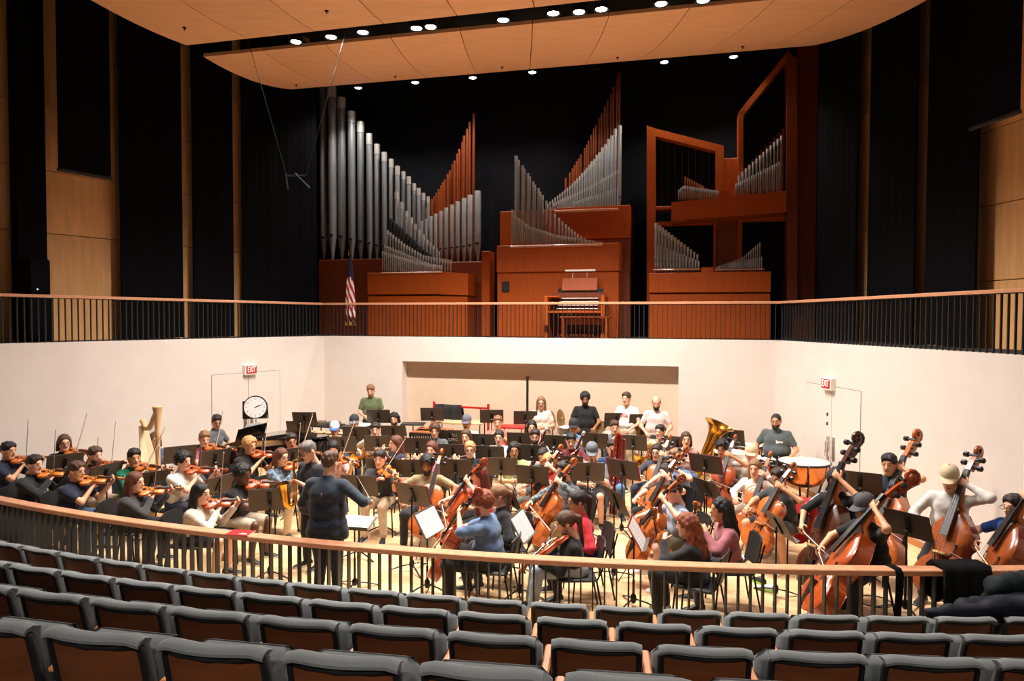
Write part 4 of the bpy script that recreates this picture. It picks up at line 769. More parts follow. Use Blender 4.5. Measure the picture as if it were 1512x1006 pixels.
def nets(Fd, lo, vox):
    S = Fd < 0; n = np.array(Fd.shape); c = [S[i:n[0] - 1 + i, j:n[1] - 1 + j, k:n[2] - 1 + k] for i, j, k in CORN]
    any_ = np.logical_or.reduce(c); all_ = np.logical_and.reduce(c); act = any_ & ~all_
    idx = np.argwhere(act); vi = np.full(act.shape, -1, np.int64); vi[act] = np.arange(len(idx))
    vals = np.stack([Fd[idx[:, 0] + i, idx[:, 1] + j, idx[:, 2] + k] for i, j, k in CORN], 1).astype(float); P = np.zeros((len(idx), 3)); cnt = np.zeros(len(idx)); CA = np.array(CORN, float)
    for a, b in EDG:
        va, vb = vals[:, a], vals[:, b]; m = (va < 0) != (vb < 0); t = np.where(m, va / np.where(m, va - vb, 1), 0)
        P += np.where(m[:, None], CA[a] + t[:, None] * (CA[b] - CA[a]), 0); cnt += m
    V = (P / cnt[:, None] + idx) * vox + lo; Q = []
    for ax in range(3):
        u, v = (ax + 1) % 3, (ax + 2) % 3; sl0 = [slice(None)] * 3; sl1 = [slice(None)] * 3; sl0[ax] = slice(0, -1); sl1[ax] = slice(1, None)
        d = S[tuple(sl0)] != S[tuple(sl1)]; e = np.argwhere(d); e = e[(e[:, u] > 0) & (e[:, v] > 0) & (e[:, u] < n[u] - 1) & (e[:, v] < n[v] - 1)]
        ins = S[tuple(e.T)]; f = []
        for du, dv in ((-1, -1), (0, -1), (0, 0), (-1, 0)): q = e.copy(); q[:, u] += du; q[:, v] += dv; f.append(vi[tuple(q.T)])
        f = np.stack(f, 1); f[~ins] = f[~ins][:, ::-1]; Q.append(f)
    return V, np.concatenate(Q)
def np_mesh(name, V, Q, mats, mi=None, extra=None):
    vs = V.tolist() if hasattr(V, 'tolist') else V; fs = Q.tolist() if hasattr(Q, 'tolist') else Q
    me = bpy.data.meshes.new(name); me.from_pydata(vs, [], fs)
    for m in mats: me.materials.append(m)
    if mi is not None: me.polygons.foreach_set('material_index', mi)
    me.polygons.foreach_set('use_smooth', [True] * len(fs)); me.update(); return me
def ell(X, Y, Z, c, r): return (np.sqrt(((X - c[0]) / r[0]) ** 2 + ((Y - c[1]) / r[1]) ** 2 + ((Z - c[2]) / r[2]) ** 2) - 1) * min(r)
def smin(a, b, k): h = np.clip(.5 + .5 * (b - a) / k, 0, 1); return b + (a - b) * h - k * h * (1 - h)
def local_nets(fn, lo, hi, vox):
    lo = np.array(lo, float); n = np.ceil((np.array(hi) - lo) / vox).astype(int) + 1; ax = [lo[i] + vox * np.arange(n[i]) for i in range(3)]
    return nets(fn(ax[0][:, None, None], ax[1][None, :, None], ax[2][None, None, :]) + np.zeros(n), lo, vox)
def caps(X, Y, Z, a, b, ra, rb):
    d = np.array(b, float) - a; t = np.clip(((X - a[0]) * d[0] + (Y - a[1]) * d[1] + (Z - a[2]) * d[2]) / (d @ d), 0, 1)
    return np.sqrt((X - a[0] - t * d[0]) ** 2 + (Y - a[1] - t * d[1]) ** 2 + (Z - a[2] - t * d[2]) ** 2) - (ra + t * (rb - ra))
def head_fn(X, Y, Z):
    f = ell(X, Y, Z, (0, -.012, .03), (.075, .095, .088)); f = smin(f, ell(X, Y, Z, (0, .022, -.035), (.060, .070, .082)), .03)
    f = smin(f, caps(X, Y, Z, (-.012, .062, -.098), (.012, .062, -.098), .02, .02), .03)
    for s in (-1, 1): f = smin(f, caps(X, Y, Z, (s * .05, -.01, -.05), (s * .02, .06, -.095), .022, .018), .02)
    f = smin(f, caps(X, Y, Z, (-.03, .073, .034), (.03, .073, .034), .013, .013), .015)
    for s in (-1, 1): f = np.maximum(f, -(np.sqrt((X - s * .031) ** 2 + (Y - .103) ** 2 + (Z - .012) ** 2) - .021))
    for s in (-1, 1): f = np.minimum(f, np.sqrt((X - s * .031) ** 2 + (Y - .074) ** 2 + (Z - .011) ** 2) - .0135)
    f = smin(f, caps(X, Y, Z, (0, .086, .018), (0, .105, -.022), .008, .014), .012); f = smin(f, caps(X, Y, Z, (-.015, .082, -.058), (.015, .082, -.058), .009, .009), .008)
    for s in (-1, 1): f = smin(f, ell(X, Y, Z, (s * .079, -.012, -.002), (.012, .022, .033)), .008)
    return smin(f, caps(X, Y, Z, (0, -.012, -.07), (0, -.035, -.2), .05, .054), .025)
HV, HQ = local_nets(head_fn, (-.11, -.13, -.2), (.11, .14, .14), .0098)
HC = HV[HQ].mean(1); HM = np.zeros(len(HQ), int)
_eye = np.minimum(np.hypot(HC[:, 0] - .031, HC[:, 2] - .011), np.hypot(HC[:, 0] + .031, HC[:, 2] - .011))
HM[(_eye < .0085) & (HC[:, 1] > .06)] = 1; HM[(abs(HC[:, 2] - .038 + 4 * (abs(HC[:, 0]) - .03) ** 2) < .0046) & (abs(HC[:, 0]) > .014) & (abs(HC[:, 0]) < .050) & (HC[:, 1] > .05)] = 2
HM[(abs(HC[:, 2] + .058) < .010) & (abs(HC[:, 0]) < .024) & (HC[:, 1] > .075)] = 3
def hair_fn(style):
    def face_cut(X, Y, Z, f, zc=-.03, rz=.124, front=.122): return np.maximum(f, -ell(X, Y, Z, (0, front, zc), (.088, .092, rz)))
    def fn(X, Y, Z):
        if style in ('short', 'buzz', 'bald'):
            th = .004 if style != 'short' else .006
            f = ell(X, Y, Z, (0, -.014, .032), (.077 + th, .096 + th, .088 + th)); f = np.maximum(f, .012 - Z - 1.1 * np.clip(-Y - .01, 0, .075))
            if style == 'short':
                f = smin(f, ell(X, Y, Z, (0, -.002, .075), (.080, .098, .062)), .01); f = f - .0055 * np.sin(95 * X + 30 * Y) * np.sin(70 * Y + 50 * Z + 1) - .003 * np.sin(210 * X) * np.sin(160 * Y)
        else:
            th = {'curly': .026}.get(style, .012)
            f = ell(X, Y, Z, (0, -.016, .036), (.077 + th, .097 + th, .088 + th))
            if style == 'curly': f = f - .010 * np.sin(90 * X) * np.sin(90 * Y + 1) * np.sin(90 * Z)
            else: f = f - .003 * np.sin(120 * X) * np.sin(30 * Y + 20 * Z)
            low = {'bob': -.09, 'long': -.05, 'longcurly': -.05, 'pony': -.04, 'bun': -.04, 'mop': -.06, 'fringe': -.06}.get(style, -.012)
            f = np.maximum(f, low - Z - .8 * np.clip(-Y, 0, .06))
        f = face_cut(X, Y, Z, f, *((-.03, .124, .122) if style != 'fringe' else (-.045, .088, .120)))
        if style == 'bald': f = np.maximum(f, Z - .055 + .3 * np.clip(Y, -.1, .1))
        def lump(a, b, ra, rb):
            nonlocal f; f = smin(f, caps(X, Y, Z, a, b, ra, rb), .02)
        if style in ('bob', 'long', 'fringe'):
            e = -.11 if style == 'bob' else -.30 if style == 'long' else -.2
            for s in (-1, 1): lump((s * .075, -.02, .02), (s * .088, -.02 + (.02 if style == 'long' else 0), e), .026, .024)
            lump((0, -.08, .0), (0, -.105, e), .055, .05); lump((-.05, -.07, 0), (-.06, -.08, e), .04, .035); lump((.05, -.07, 0), (.06, -.08, e), .04, .035)
        if style == 'longcurly':
            for s in (-1, 1): lump((s * .07, -.03, .02), (s * .09, -.05, -.26), .035, .05)
            lump((0, -.08, .02), (0, -.12, -.28), .06, .07); f = f - .008 * np.sin(70 * X) * np.sin(70 * Y + 1) * np.sin(60 * Z)
        if style == 'mop':
            for s in (-1, 1): lump((s * .075, -.03, .04), (s * .085, -.03, -.06), .034, .036)
            lump((0, -.08, 0), (0, -.09, -.08), .05, .05); f = f - .010 * np.sin(75 * X) * np.sin(75 * Y + 1) * np.sin(75 * Z)
        if style == 'pony': lump((0, -.11, .04), (0, -.15, 0.0), .028, .034); lump((0, -.15, 0), (0, -.08, -.30), .034, .018)
        if style == 'bun': lump((0, -.125, .03), (0, -.13, .04), .04, .04)
        return f
    return fn
HAIR = {}
def hair_mesh(style):
    if style not in HAIR: V, Q = local_nets(hair_fn(style), (-.17, -.24, -.40), (.17, .16, .20), .0115 if style in ('curly', 'mop', 'longcurly', 'short') else .013); HAIR[style] = np_mesh('hair', V, Q, [m_ebony])
    return HAIR[style]
def beard_fn(X, Y, Z):
    f = smin(ell(X, Y, Z, (0, .026, -.045), (.066, .076, .085)), caps(X, Y, Z, (-.02, .066, -.105), (.02, .066, -.105), .028, .028), .02)
    f = np.maximum(f, Z + .030 + .25 * np.clip(Y - .03, 0, .1)); return np.maximum(f, -ell(X, Y, Z, (0, .115, -.055), (.024, .06, .014)))
BV, BQ = local_nets(beard_fn, (-.1, -.06, -.16), (.1, .14, .02), .011); BEARD = np_mesh('beard', BV, BQ, [m_ebony])
def cap_meshes():
    pr = [(.098, -.012), (.097, .03), (.088, .065), (.066, .092), (.035, .108), (.002, .112)]
    cr = MB().lathe(pr, 20, 0, T(0, -.012, .058) @ Matrix.Diagonal((.93, 1.08, 1, 1)), cap=False).lathe([(.008, .11), (.008, .118)], 8, 0, T(0, -.012, .058)).mesh('crown', m_blkp, 60)
    V = []; fs = []; n = 10
    for z in (.047, .053):
        for r in (0, 1):
            for i in range(n + 1):
                a = math.pi * (.06 + .88 * i / n); x = .091 * math.cos(a); y = -.012 + .104 * math.sin(a); q = math.sin(a) ** .8
                V.append((x * (1 + .02 * r), y + .075 * r * q, z - .018 * r * q - .012 * abs(math.cos(a)) * r + .004))
    m = n + 1
    for i in range(n): fs += [(i, i + 1, m + i + 1, m + i), (2 * m + i, 3 * m + i, 3 * m + i + 1, 2 * m + i + 1), (m + i, m + i + 1, 3 * m + i + 1, 3 * m + i)]
    return cr, MB().add(V, fs).mesh('brim', m_blkp, 60)
CROWN, BRIM = cap_meshes()
def glasses_mesh():
    mb = MB()
    for s in (-1, 1): mb.tube([(s * .034 + .026 * math.cos(a), .104, .008 + .02 * math.sin(a)) for a in [i * math.pi / 6 for i in range(12)]], .003, 5, closed=True); mb.tube([(s * .06, .103, .012), (s * .078, .05, .014), (s * .082, -.01, .012)], .0025, 5)
    return mb.tube([(-.009, .106, .012), (.009, .106, .012)], .003, 5).mesh('glasses', mat('spectacle_frame', (.02, .018, .018), .3))
GLASSES = glasses_mesh()
def shoe_mesh():
    sec = [(-.08, .032, .0, .075), (-.05, .036, 0, .10), (0, .036, 0, .095), (.05, .040, 0, .07), (.11, .045, 0, .05), (.155, .04, 0, .04), (.185, .022, .003, .028)]; V = []; n = 10; fs = []
    for y, w, z0, z1 in sec:
        for i in range(n): a = 2 * math.pi * i / n; V.append((w * math.cos(a), y, .012 + (z1 - .012) * .5 + (z1 - .012) * .5 * math.sin(a)))
    k = len(sec)
    for i in range(k - 1): fs += [(i * n + j, i * n + (j + 1) % n, (i + 1) * n + (j + 1) % n, (i + 1) * n + j) for j in range(n)]
    fs += [tuple(range(n - 1, -1, -1)), tuple((k - 1) * n + j for j in range(n))]; mb = MB().add(V, [f[::-1] for f in fs])
    so = MB().prism([(.034, -.085), (.042, 0), (.048, .1), (.038, .17), (0, .192), (-.038, .17), (-.048, .1), (-.042, 0), (-.034, -.085)], 0, .024)
    return mb.mesh('shoe', m_blkp, 60), so.mesh('sole', m_white, 60)
SHOE, SOLE = shoe_mesh()
def hand_geo(wr, d, pn, side, curl):
    d = d.normalized(); pn = (pn - d * pn.dot(d)); pn = pn.normalized() if pn.length > 1e-4 else d.orthogonal().normalized(); th = d.cross(pn) * (1 if side > 0 else -1)
    V = []; Q = []; n = 8
    for y, w, t in ((-.02, .027, .024), (.02, .034, .019), (.06, .042, .016), (.092, .040, .013), (.097, .03, .008)):
        for i in range(n): a = 2 * math.pi * i / n; V.append(wr + d * y + th * (w * math.cos(a)) + pn * (t * math.sin(a)))
    for k in range(4): Q += [(k * n + j, k * n + (j + 1) % n, (k + 1) * n + (j + 1) % n, (k + 1) * n + j) for j in range(n)]
    Q += [tuple(4 * n + j for j in range(n))]
    def digit(p, dirs, lens, r0, r1):
        o = len(V); m = 6; pts = [p]
        for dd, l in zip(dirs, lens): pts.append(pts[-1] + dd * l)
        for i, q in enumerate(pts):
            dd = dirs[min(i, len(dirs) - 1)]; a = th if abs(dd.dot(th)) < .8 else pn; a = (a - dd * a.dot(dd)).normalized(); b = dd.cross(a); r = r0 + (r1 - r0) * i / (len(pts) - 1)
            for j in range(m): V.append(q + (a * math.cos(j * 2 * math.pi / m) + b * math.sin(j * 2 * math.pi / m)) * r)
        for i in range(len(pts) - 1): Q.extend([(o + i * m + j, o + i * m + (j + 1) % m, o + (i + 1) * m + (j + 1) % m, o + (i + 1) * m + j) for j in range(m)])
        Q.append(tuple(o + (len(pts) - 1) * m + j for j in range(m)))
    for i, (s, L) in enumerate(((.030, .070), (.010, .080), (-.010, .074), (-.029, .058))):
        c = curl * (1 + .08 * i); dirs = [d * math.cos(q) + pn * math.sin(q) for q in (c * .55, c * 1.35, c * 1.9)]
        digit(wr + d * .084 + th * s, dirs, (L * .46, L * .32, L * .28), .0098, .0078)
    t1 = (d * .55 + th * .75 + pn * .35).normalized(); t2 = (d * .85 + th * .25 + pn * .5).normalized()
    digit(wr + d * .028 + th * .03, [t1, t2], (.045, .032), .0125, .009)
    return V, Q
def ik(S, G, l1, l2, pole):
    v = G - S; D = min(v.length, (l1 + l2) * .995); D = max(D, abs(l1 - l2) * 1.05); u = v.normalized(); a = (l1 * l1 - l2 * l2 + D * D) / (2 * D); h = math.sqrt(max(0, l1 * l1 - a * a))
    p = pole - u * pole.dot(u); p = p.normalized(); E = S + u * a + p * h; return E, S + u * D
SKIN = {'a': (236, 178, 146), 'b': (216, 156, 116), 'c': (168, 112, 80), 'd': (92, 58, 42)}
HCOL = {'black': (20, 17, 16), 'dark': (42, 30, 24), 'brown': (82, 54, 36), 'light': (138, 100, 66), 'blond': (190, 140, 84), 'red': (134, 66, 34), 'grey': (112, 104, 96), 'auburn': (100, 52, 34)}
def cloth(c, kind='plain'):
    key = 'cloth_%s_%d_%d_%d' % (kind, *c); 
    if key in MATS: return MATS[key]
    m = mat(key, srgb(*c), .88, noise=.12, nscale=14, bump=.35, bscale=22, sheen=.15)
    if kind == 'plaid':
        nt = m.node_tree; b = nt.nodes['Principled BSDF']; tc = nt.nodes.new('ShaderNodeTexCoord'); prev = None
        for ax in ('X', 'Z', 'Y'):
            w = nt.nodes.new('ShaderNodeTexWave'); w.bands_direction = ax; w.inputs['Scale'].default_value = 5; nt.links.new(tc.outputs['Object'], w.inputs[0]); g = nt.nodes.new('ShaderNodeMath'); g.operation = 'GREATER_THAN'; g.inputs[1].default_value = .62; nt.links.new(w.outputs[0], g.inputs[0])
            if prev is None: prev = g
            else: a = nt.nodes.new('ShaderNodeMath'); a.operation = 'ADD'; nt.links.new(prev.outputs[0], a.inputs[0]); nt.links.new(g.outputs[0], a.inputs[1]); prev = a
        cr = nt.nodes.new('ShaderNodeValToRGB'); cr.color_ramp.elements[0].color = (*srgb(*c), 1); cr.color_ramp.elements[1].color = (*[min(1, x * 3 + .12) for x in srgb(*c)], 1); dv = nt.nodes.new('ShaderNodeMath'); dv.operation = 'DIVIDE'; dv.inputs[1].default_value = 3
        nt.links.new(prev.outputs[0], dv.inputs[0]); nt.links.new(dv.outputs[0], cr.inputs[0]); nt.links.new(cr.outputs[0], b.inputs['Base Color'])
    return m
m_eye = mat('eye_dark', (.03, .022, .018), .2)
def setmat(o, m): o.material_slots[0].link = 'OBJECT'; o.material_slots[0].material = m
VEC = Vector
PEOPLE = []
def person(px, py, zh, face, pose, wear, verb, player, place, shirt, sleeve, pants, plen, hair, hcol, skin, **kw):
    R3 = Matrix.Rotation(math.radians(face + 180), 3, 'Z'); R4 = R3.to_4x4(); g = kw.get('size', 1.0); fem = kw.get('fem', 0); fat = kw.get('fat', 1.0)
    standing = kw.get('stand', False); hip = kw.get('hip', .93 * (zh + .11) / 1.74 if standing else .53)
    lean = kw.get('lean', .02 if standing else .07); zn = zh - .178
    P = VEC((0, 0, hip)); N = VEC((kw.get('side', 0), lean, zn)); HD = N + VEC((0, .045, .178)); HD.z = zh
    hw_ = atz(px, py, zh); root = hw_ - R3 @ HD; root.z = 0
    lab = ('person in %s %s %s' % (wear, verb, place)).strip()
    M0 = T(root.x, root.y, 0) @ R4
    pr = thing('person', lab, 'person', M0); PEOPLE.append((root.copy(), player, wear))
    sw = (.165 if fem else .185) * g
    SL, SR = N + VEC((-sw, -.01, -.06)), N + VEC((sw, -.01, -.06)); C = P.lerp(N, .66); BE = P.lerp(N, .33)
    l1, l2 = .285 * g, .25 * g + .085
    HT = Matrix.Translation(HD) @ RZ(kw.get('ht', 0)) @ Matrix.Rotation(-math.radians(kw.get('hp', 7)), 4, 'X') @ Matrix.Rotation(math.radians(kw.get('hr', 0)), 4, 'Y')
    MO = HT @ VEC((0, .1, -.058))
    # ---------- pose: grips, elbow poles, palm normals, instruments
    gl, gr = VEC((-.14, .30, hip + .10)), VEC((.14, .30, hip + .10)); pl, prr = VEC((-.7, -.4, -.6)), VEC((.7, -.4, -.6)); nl, nr = VEC((0, 0, -1)), VEC((0, 0, -1)); curl = .5; knee = .13; items = []
    if pose in ('violin', 'viola'):
        vs = 1.12 if pose == 'viola' else 1.0; va = math.radians(kw.get('va', 40)); v = VEC((-math.sin(va), math.cos(va), kw.get('vz', -.06))).normalized()
        n = VEC((.42 * math.cos(va), .42 * math.sin(va), .9)); n = (n - v * n.dot(v)).normalized(); Cc = N + VEC((-.055, .075, .045))
        VM = yframe(Cc - v * .05, v, n) @ Matrix.Scale(vs, 4); items.append((kw.get('vk', 'violin'), VM, pose, pose))
        gl = Cc + v * (.40 * vs) - n * .02; nl = VEC((.5, 0, .8)); pl = VEC((-.1, .1, -1))
        r = v.cross(n); th = math.radians(kw.get('ba', 62)); bd = (-r * math.cos(th) + n * math.sin(th)).normalized(); bd = (bd + v * kw.get('bv', 0)).normalized(); B = Cc + v * (.17 * vs) + n * .055; bu = kw.get('bu', .14)
        bo = B - bd * bu; bz = n - bd * n.dot(bd); BM = frame(bo, bd, (bz.normalized()).cross(bd), bz.normalized()); items.append(('bow', BM, 'bow', 'bow')); gr = bo + bd * .03 + n * .005; nr = -n * .5 + v * .5; prr = VEC((.8, -.1, -.6)); curl = .8
    elif pose == 'hold_viola':
        v = VEC((-.12, .25, 1)).normalized(); items.append((kw.get('vk', 'violin'), yframe(VEC((-.05, .30, hip + .06)), v, VEC((.2, 1, -.2))) @ Matrix.Scale(1.12, 4), 'viola', 'viola')); gl = VEC((-.1, .34, hip + .42)); gr = VEC((.16, .26, hip + .1)); nl = VEC((1, 0, 0)); curl = .8
    elif pose == 'cello':
        E = VEC((.02, kw.get('ce', .80), 0)); tp = VEC((kw.get('cx', -.21), kw.get('cyy', .05), 1.36)); a = (tp - E).normalized(); n = VEC((kw.get('cn', 0), 1, .35)); n = (n - a * n.dot(a)).normalized()
        pin = .30; O = E + a * pin + n * .09; items.append((kw.get('vk', 'cello'), yframe(O, a, n), 'cello', 'cello'))
        gl = O + a * kw.get('gl', .92) + n * .06; nl = -n; pl = VEC((-.9, .2, -.2)); curl = .75; knee = .27
        B = O + a * .40 + n * .11; bd = VEC((-1, .12, kw.get('bz', -.25))); bd = (bd - n * bd.dot(n)).normalized(); bu = kw.get('bu', .26); bo = B - bd * bu
        items.append(('bow', frame(bo, bd, n.cross(bd), n), 'cello_bow', 'bow')); gr = bo + bd * .03 + n * .02; nr = -n; prr = VEC((.9, -.1, -.3))
    elif pose == 'bass':
        E = VEC((kw.get('bx', .05), kw.get('be', .62), 0)); tp = VEC((kw.get('tx', -.16), kw.get('ty', .02), 1.7)); a = (tp - E).normalized(); n = VEC((kw.get('cn', .45), 1, .3)); n = (n - a * n.dot(a)).normalized(); O = E + a * .18 + n * .1
        items.append((kw.get('vk', 'bass'), yframe(O, a, n) @ Matrix.Scale(kw.get('bs', .94), 4), 'double_bass', 'double bass')); gl = O + a * kw.get('gl', 1.36) + n * .09; nl = -n; pl = VEC((-.9, .25, -.45)); curl = .8; knee = .2
        B = O + a * .56 + n * .15; bd = VEC((-1, .25, -.35)); bd = (bd - n * bd.dot(n)).normalized(); bo = B - bd * .24; items.append(('bass_bow', frame(bo, bd, n.cross(bd), n), 'double_bass_bow', 'bow')); gr = bo + bd * .03; nr = -n; prr = VEC((.9, -.2, -.2))
    elif pose == 'flute':
        d = VEC((1, .12, -.16)).normalized(); items.append(('flute', yframe(MO + VEC((0, .012, 0)), d, VEC((0, .5, 1))), 'flute', 'flute')); gl = MO + d * .24 + VEC((0, .03, -.01)); gr = MO + d * .46 + VEC((0, .0, -.03)); nl = VEC((0, -1, .3)); nr = VEC((0, .8, .5)); pl = VEC((-.3, .2, -1)); prr = VEC((.6, -.2, -.8)); curl = .7
    elif pose == 'clarinet':
        d = VEC((0, .52, -.85)).normalized(); items.append(('clarinet', yframe(MO, d, VEC((0, 1, .6))), kw.get('nm', 'clarinet'), kw.get('nm', 'clarinet'))); gl = MO + d * .26 + VEC((-.01, 0, 0)); gr = MO + d * .44 + VEC((.01, 0, 0)); nl = VEC((1, .3, 0)); nr = VEC((-1, .3, 0)); curl = .8
    elif pose in ('bassoon', 'contra'):
        d = VEC((-.36, .22, .9)).normalized() if pose == 'bassoon' else VEC((-.06, .1, 1)).normalized(); c = VEC((-.02, .30, zn - .12)) if pose == 'bassoon' else VEC((-.02, .34, zn - .2))
        items.append((pose if pose == 'bassoon' else 'contrabassoon', yframe(c, d, VEC((.1, 1, 0))), 'bassoon' if pose == 'bassoon' else 'contrabassoon', 'bassoon')); gl = c + d * .12 + VEC((0, -.02, 0)); gr = c - d * .25 + VEC((.03, -.02, 0)); nl = VEC((.6, 1, 0)); nr = VEC((-.6, 1, 0)); curl = .8
    elif pose == 'trumpet':
        d = VEC((0, .97, -.22)).normalized(); items.append(('trumpet', yframe(MO, d, VEC((0, .2, 1))), 'trumpet', 'trumpet')); gl = MO + d * .22 + VEC((-.02, 0, -.05)); gr = MO + d * .25 + VEC((.02, 0, -.02)); nl = VEC((1, 0, 0)); nr = VEC((-1, 0, 0)); curl = .9
    elif pose == 'horn':
        c = VEC((.10, .24, zn - .20)); items.append(('french_horn', frame(c, VEC((.9, .1, -.3)).normalized(), VEC((.3, .1, .9)).normalized(), VEC((.12, -.98, .05)).normalized()), 'french_horn', 'horn')); gl = c + VEC((-.06, .03, .03)); gr = c + VEC((.14, -.04, -.06)); curl = .9
    elif pose == 'tuba':
        items.append(('tuba', frame(VEC((-.18, .30, .50)), VEC((.2, -.9, .2)).normalized(), VEC((.95, .2, .25)).normalized(), VEC((-.34, -.0, .94)).normalized()) @ Matrix.Scale(1.12, 4), 'tuba', 'tuba')); gl = VEC((-.36, .3, .8)); gr = VEC((.0, .36, .82)); curl = .7
    elif pose == 'sax':
        items.append(('saxophone', frame(MO + VEC((0, .03, 0)), (1, 0, 0), VEC((0, 1, 0)), VEC((0, -.05, 1)).normalized()) @ Matrix.Scale(.98, 4), 'saxophone', 'saxophone')); gl = MO + VEC((0, .13, -.25)); gr = MO + VEC((0, .12, -.45)); nl = VEC((.7, .7, 0)); nr = VEC((-.7, .7, 0)); curl = .9
    elif pose == 'conduct':
        gl = VEC((-.16, .38, zn - .30)); gr = VEC((.40, .30, zn - .30)); prr = VEC((.9, -.1, -.6)); curl = .9; nr = VEC((-.3, 0, -1))
        KITS.setdefault('baton', [('shaft', MB().tube([(0, 0, 0), (0, .34, 0)], [.003, .0015], 6).mesh('shaft', m_white), None), ('handle', MB().lathe([(.004, 0), (.011, .01), (.009, .035), (.004, .05)], 8, 0, T(0, -.03, 0) @ RXm).mesh('handle', m_bridge), None)])
        items.append(('baton', yframe(gr + VEC((-.01, .02, .01)), VEC((-.62, .35, .65)), VEC((0, 0, 1))), 'conductor_baton', 'baton'))
    elif pose == 'keys': gl, gr = VEC((-.18, .46, .76)), VEC((.2, .46, .76)); curl = .4
    elif pose == 'harp': gl, gr = VEC((-.12, .38, .95)), VEC((.10, .30, 1.0)); curl = .5
    elif pose == 'mallets': gl, gr = VEC((-.16, .34, hip + .08)), VEC((.16, .34, hip + .08)); curl = 1.0
    elif pose == 'clasp': gl, gr = VEC((-.03, .27, hip + .14)), VEC((.05, .29, hip + .12)); nl = nr = VEC((0, -1, 0)); curl = .9
    elif pose == 'timpani': gl, gr = VEC((-.22, .34, hip + .02)), VEC((.28, .32, hip - .02)); curl = .9
    if 'gl_' in kw: gl = VEC(kw['gl_'])
    if 'gr_' in kw: gr = VEC(kw['gr_'])
    EL, gl = ik(SL, gl, l1, l2, pl); ER, gr = ik(SR, gr, l1, l2, prr)
    WL_, WR_ = EL + (gl - EL) * ((l2 - .085) / l2), ER + (gr - ER) * ((l2 - .085) / l2)
    # ---------- legs
    if standing: kn = [VEC((s * .10, .03, hip * .52)) for s in (-1, 1)]; an = [VEC((s * .12, -.0, .085)) for s in (-1, 1)]
    else:
        kz = min(hip + .0, .52); ky = .43 if hip < .7 else .30; kn = [VEC((s * knee, ky * g, kz if hip < .7 else hip * .62)) for s in (-1, 1)]; af = kw.get('feet', .40); an = [VEC((s * (knee + .02), af - .02 if hip < .7 else .26, .085)) for s in (-1, 1)]
    hp_ = [P + VEC((s * .09, 0, -.02)) for s in (-1, 1)]
    f2 = fat; bt = .02 if fem else .0
    torso = [(P + VEC((-.075, 0, 0)), P + VEC((.075, 0, 0)), .118 * f2, .118 * f2), (BE + VEC((-.055, .01, 0)), BE + VEC((.055, .01, 0)), (.098 if fem else .108) * f2, (.098 if fem else .108) * f2), (C + VEC((-.07 * g, 0, .01)), C + VEC((.07 * g, 0, .01)), .108 * g * (1 + (f2 - 1) * .6), .108 * g * (1 + (f2 - 1) * .6)), (N + VEC((-sw + .025, -.01, -.065)), N + VEC((sw - .025, -.01, -.065)), .062, .062), (N + VEC((0, -.02, -.08)), N + VEC((0, -.005, .0)), .085, .06)]
    if fat > 1.15: torso.append((BE + VEC((-.03, .07, -.02)), BE + VEC((.03, .07, -.02)), .12, .12))
    if fem: torso += [(C + VEC((s * .06, .075, -.01)), C + VEC((s * .065, .085, -.02)), .055, .05) for s in (-1, 1)]
    neck = [(N + VEC((0, -.01, -.03)), HT @ VEC((0, -.022, -.11)), .058, .052)]
    arms = [(SL, EL, .052 * g, .042 * g), (EL, WL_, .041 * g, .027), (SR, ER, .052 * g, .042 * g), (ER, WR_, .041 * g, .027)]
    legs = []
    for i in (0, 1): legs += [(hp_[i], kn[i], .088 * (1 + (f2 - 1) * .7), .060), (kn[i], kn[i].lerp(an[i], .4), .058, .056), (kn[i].lerp(an[i], .4), an[i], .056, .038)]
    vx = .021 if hw_.y < 10.5 else .025
    shorts = plen < .9
    V, Q = nets(*grid_field(torso + neck + arms + (legs if shorts else []), vx, .022), vx)
    V = V.tolist(); Q = Q.tolist(); mi = [0] * len(Q)
    hs = HT @ Matrix.Scale(kw.get('hs', 1.10) * (.97 if fem else 1.0), 4); Hn = np.array(hs)[:3, :3]; o = len(V); V += (HV @ Hn.T + np.array(hs.translation)).tolist(); Q += (HQ + o).tolist(); mi += HM.tolist()
    for wr, gp, pn, s in ((WL_, gl, nl, -1), (WR_, gr, nr, 1)):
        hv, hq = hand_geo(wr, gp - wr, VEC(pn), s, curl); o = len(V); V += [tuple(p) for p in hv]; Q += [tuple(i + o for i in q) for q in hq]; mi += [0] * len(hq)
    sk = SKIN[skin]; ms = mat('skin_' + skin, srgb(*sk), .5, noise=.06, nscale=12); mlip = mat('lip_' + skin, srgb(int(sk[0] * .82), int(sk[1] * .62), int(sk[2] * .6)), .45); mh = mat('hair_' + hcol, srgb(*HCOL[hcol]), .48, noise=.35, nscale=60, stretch=(3, 3, .6), bump=.6, bscale=90)
    mbr = mat('brow_%s_%s' % (skin, hcol), srgb(*[int(a * .45 + b * .55) for a, b in zip(sk, HCOL[hcol])]), .6)
    mk('body', np_mesh('body', V, Q, [ms, m_eye, mbr, mlip], mi), pr)
    # ---------- clothes
    loose = .013
    def grow(L, r): return [(a, b, ra + r, rb + r) for a, b, ra, rb in L]
    sp = grow(torso, loose); q = sleeve
    sp[1] = (sp[1][0] - VEC((.02, 0, 0)), sp[1][1] + VEC((.02, 0, 0)), sp[1][2] + .012, sp[1][3] + .012); sp.append((C + VEC((-.07 * g, .01, 0)), BE + VEC((-.06, .02, 0)), .105 * g, .108 * f2)); sp.append((C + VEC((.07 * g, .01, 0)), BE + VEC((.06, .02, 0)), .105 * g, .108 * f2))
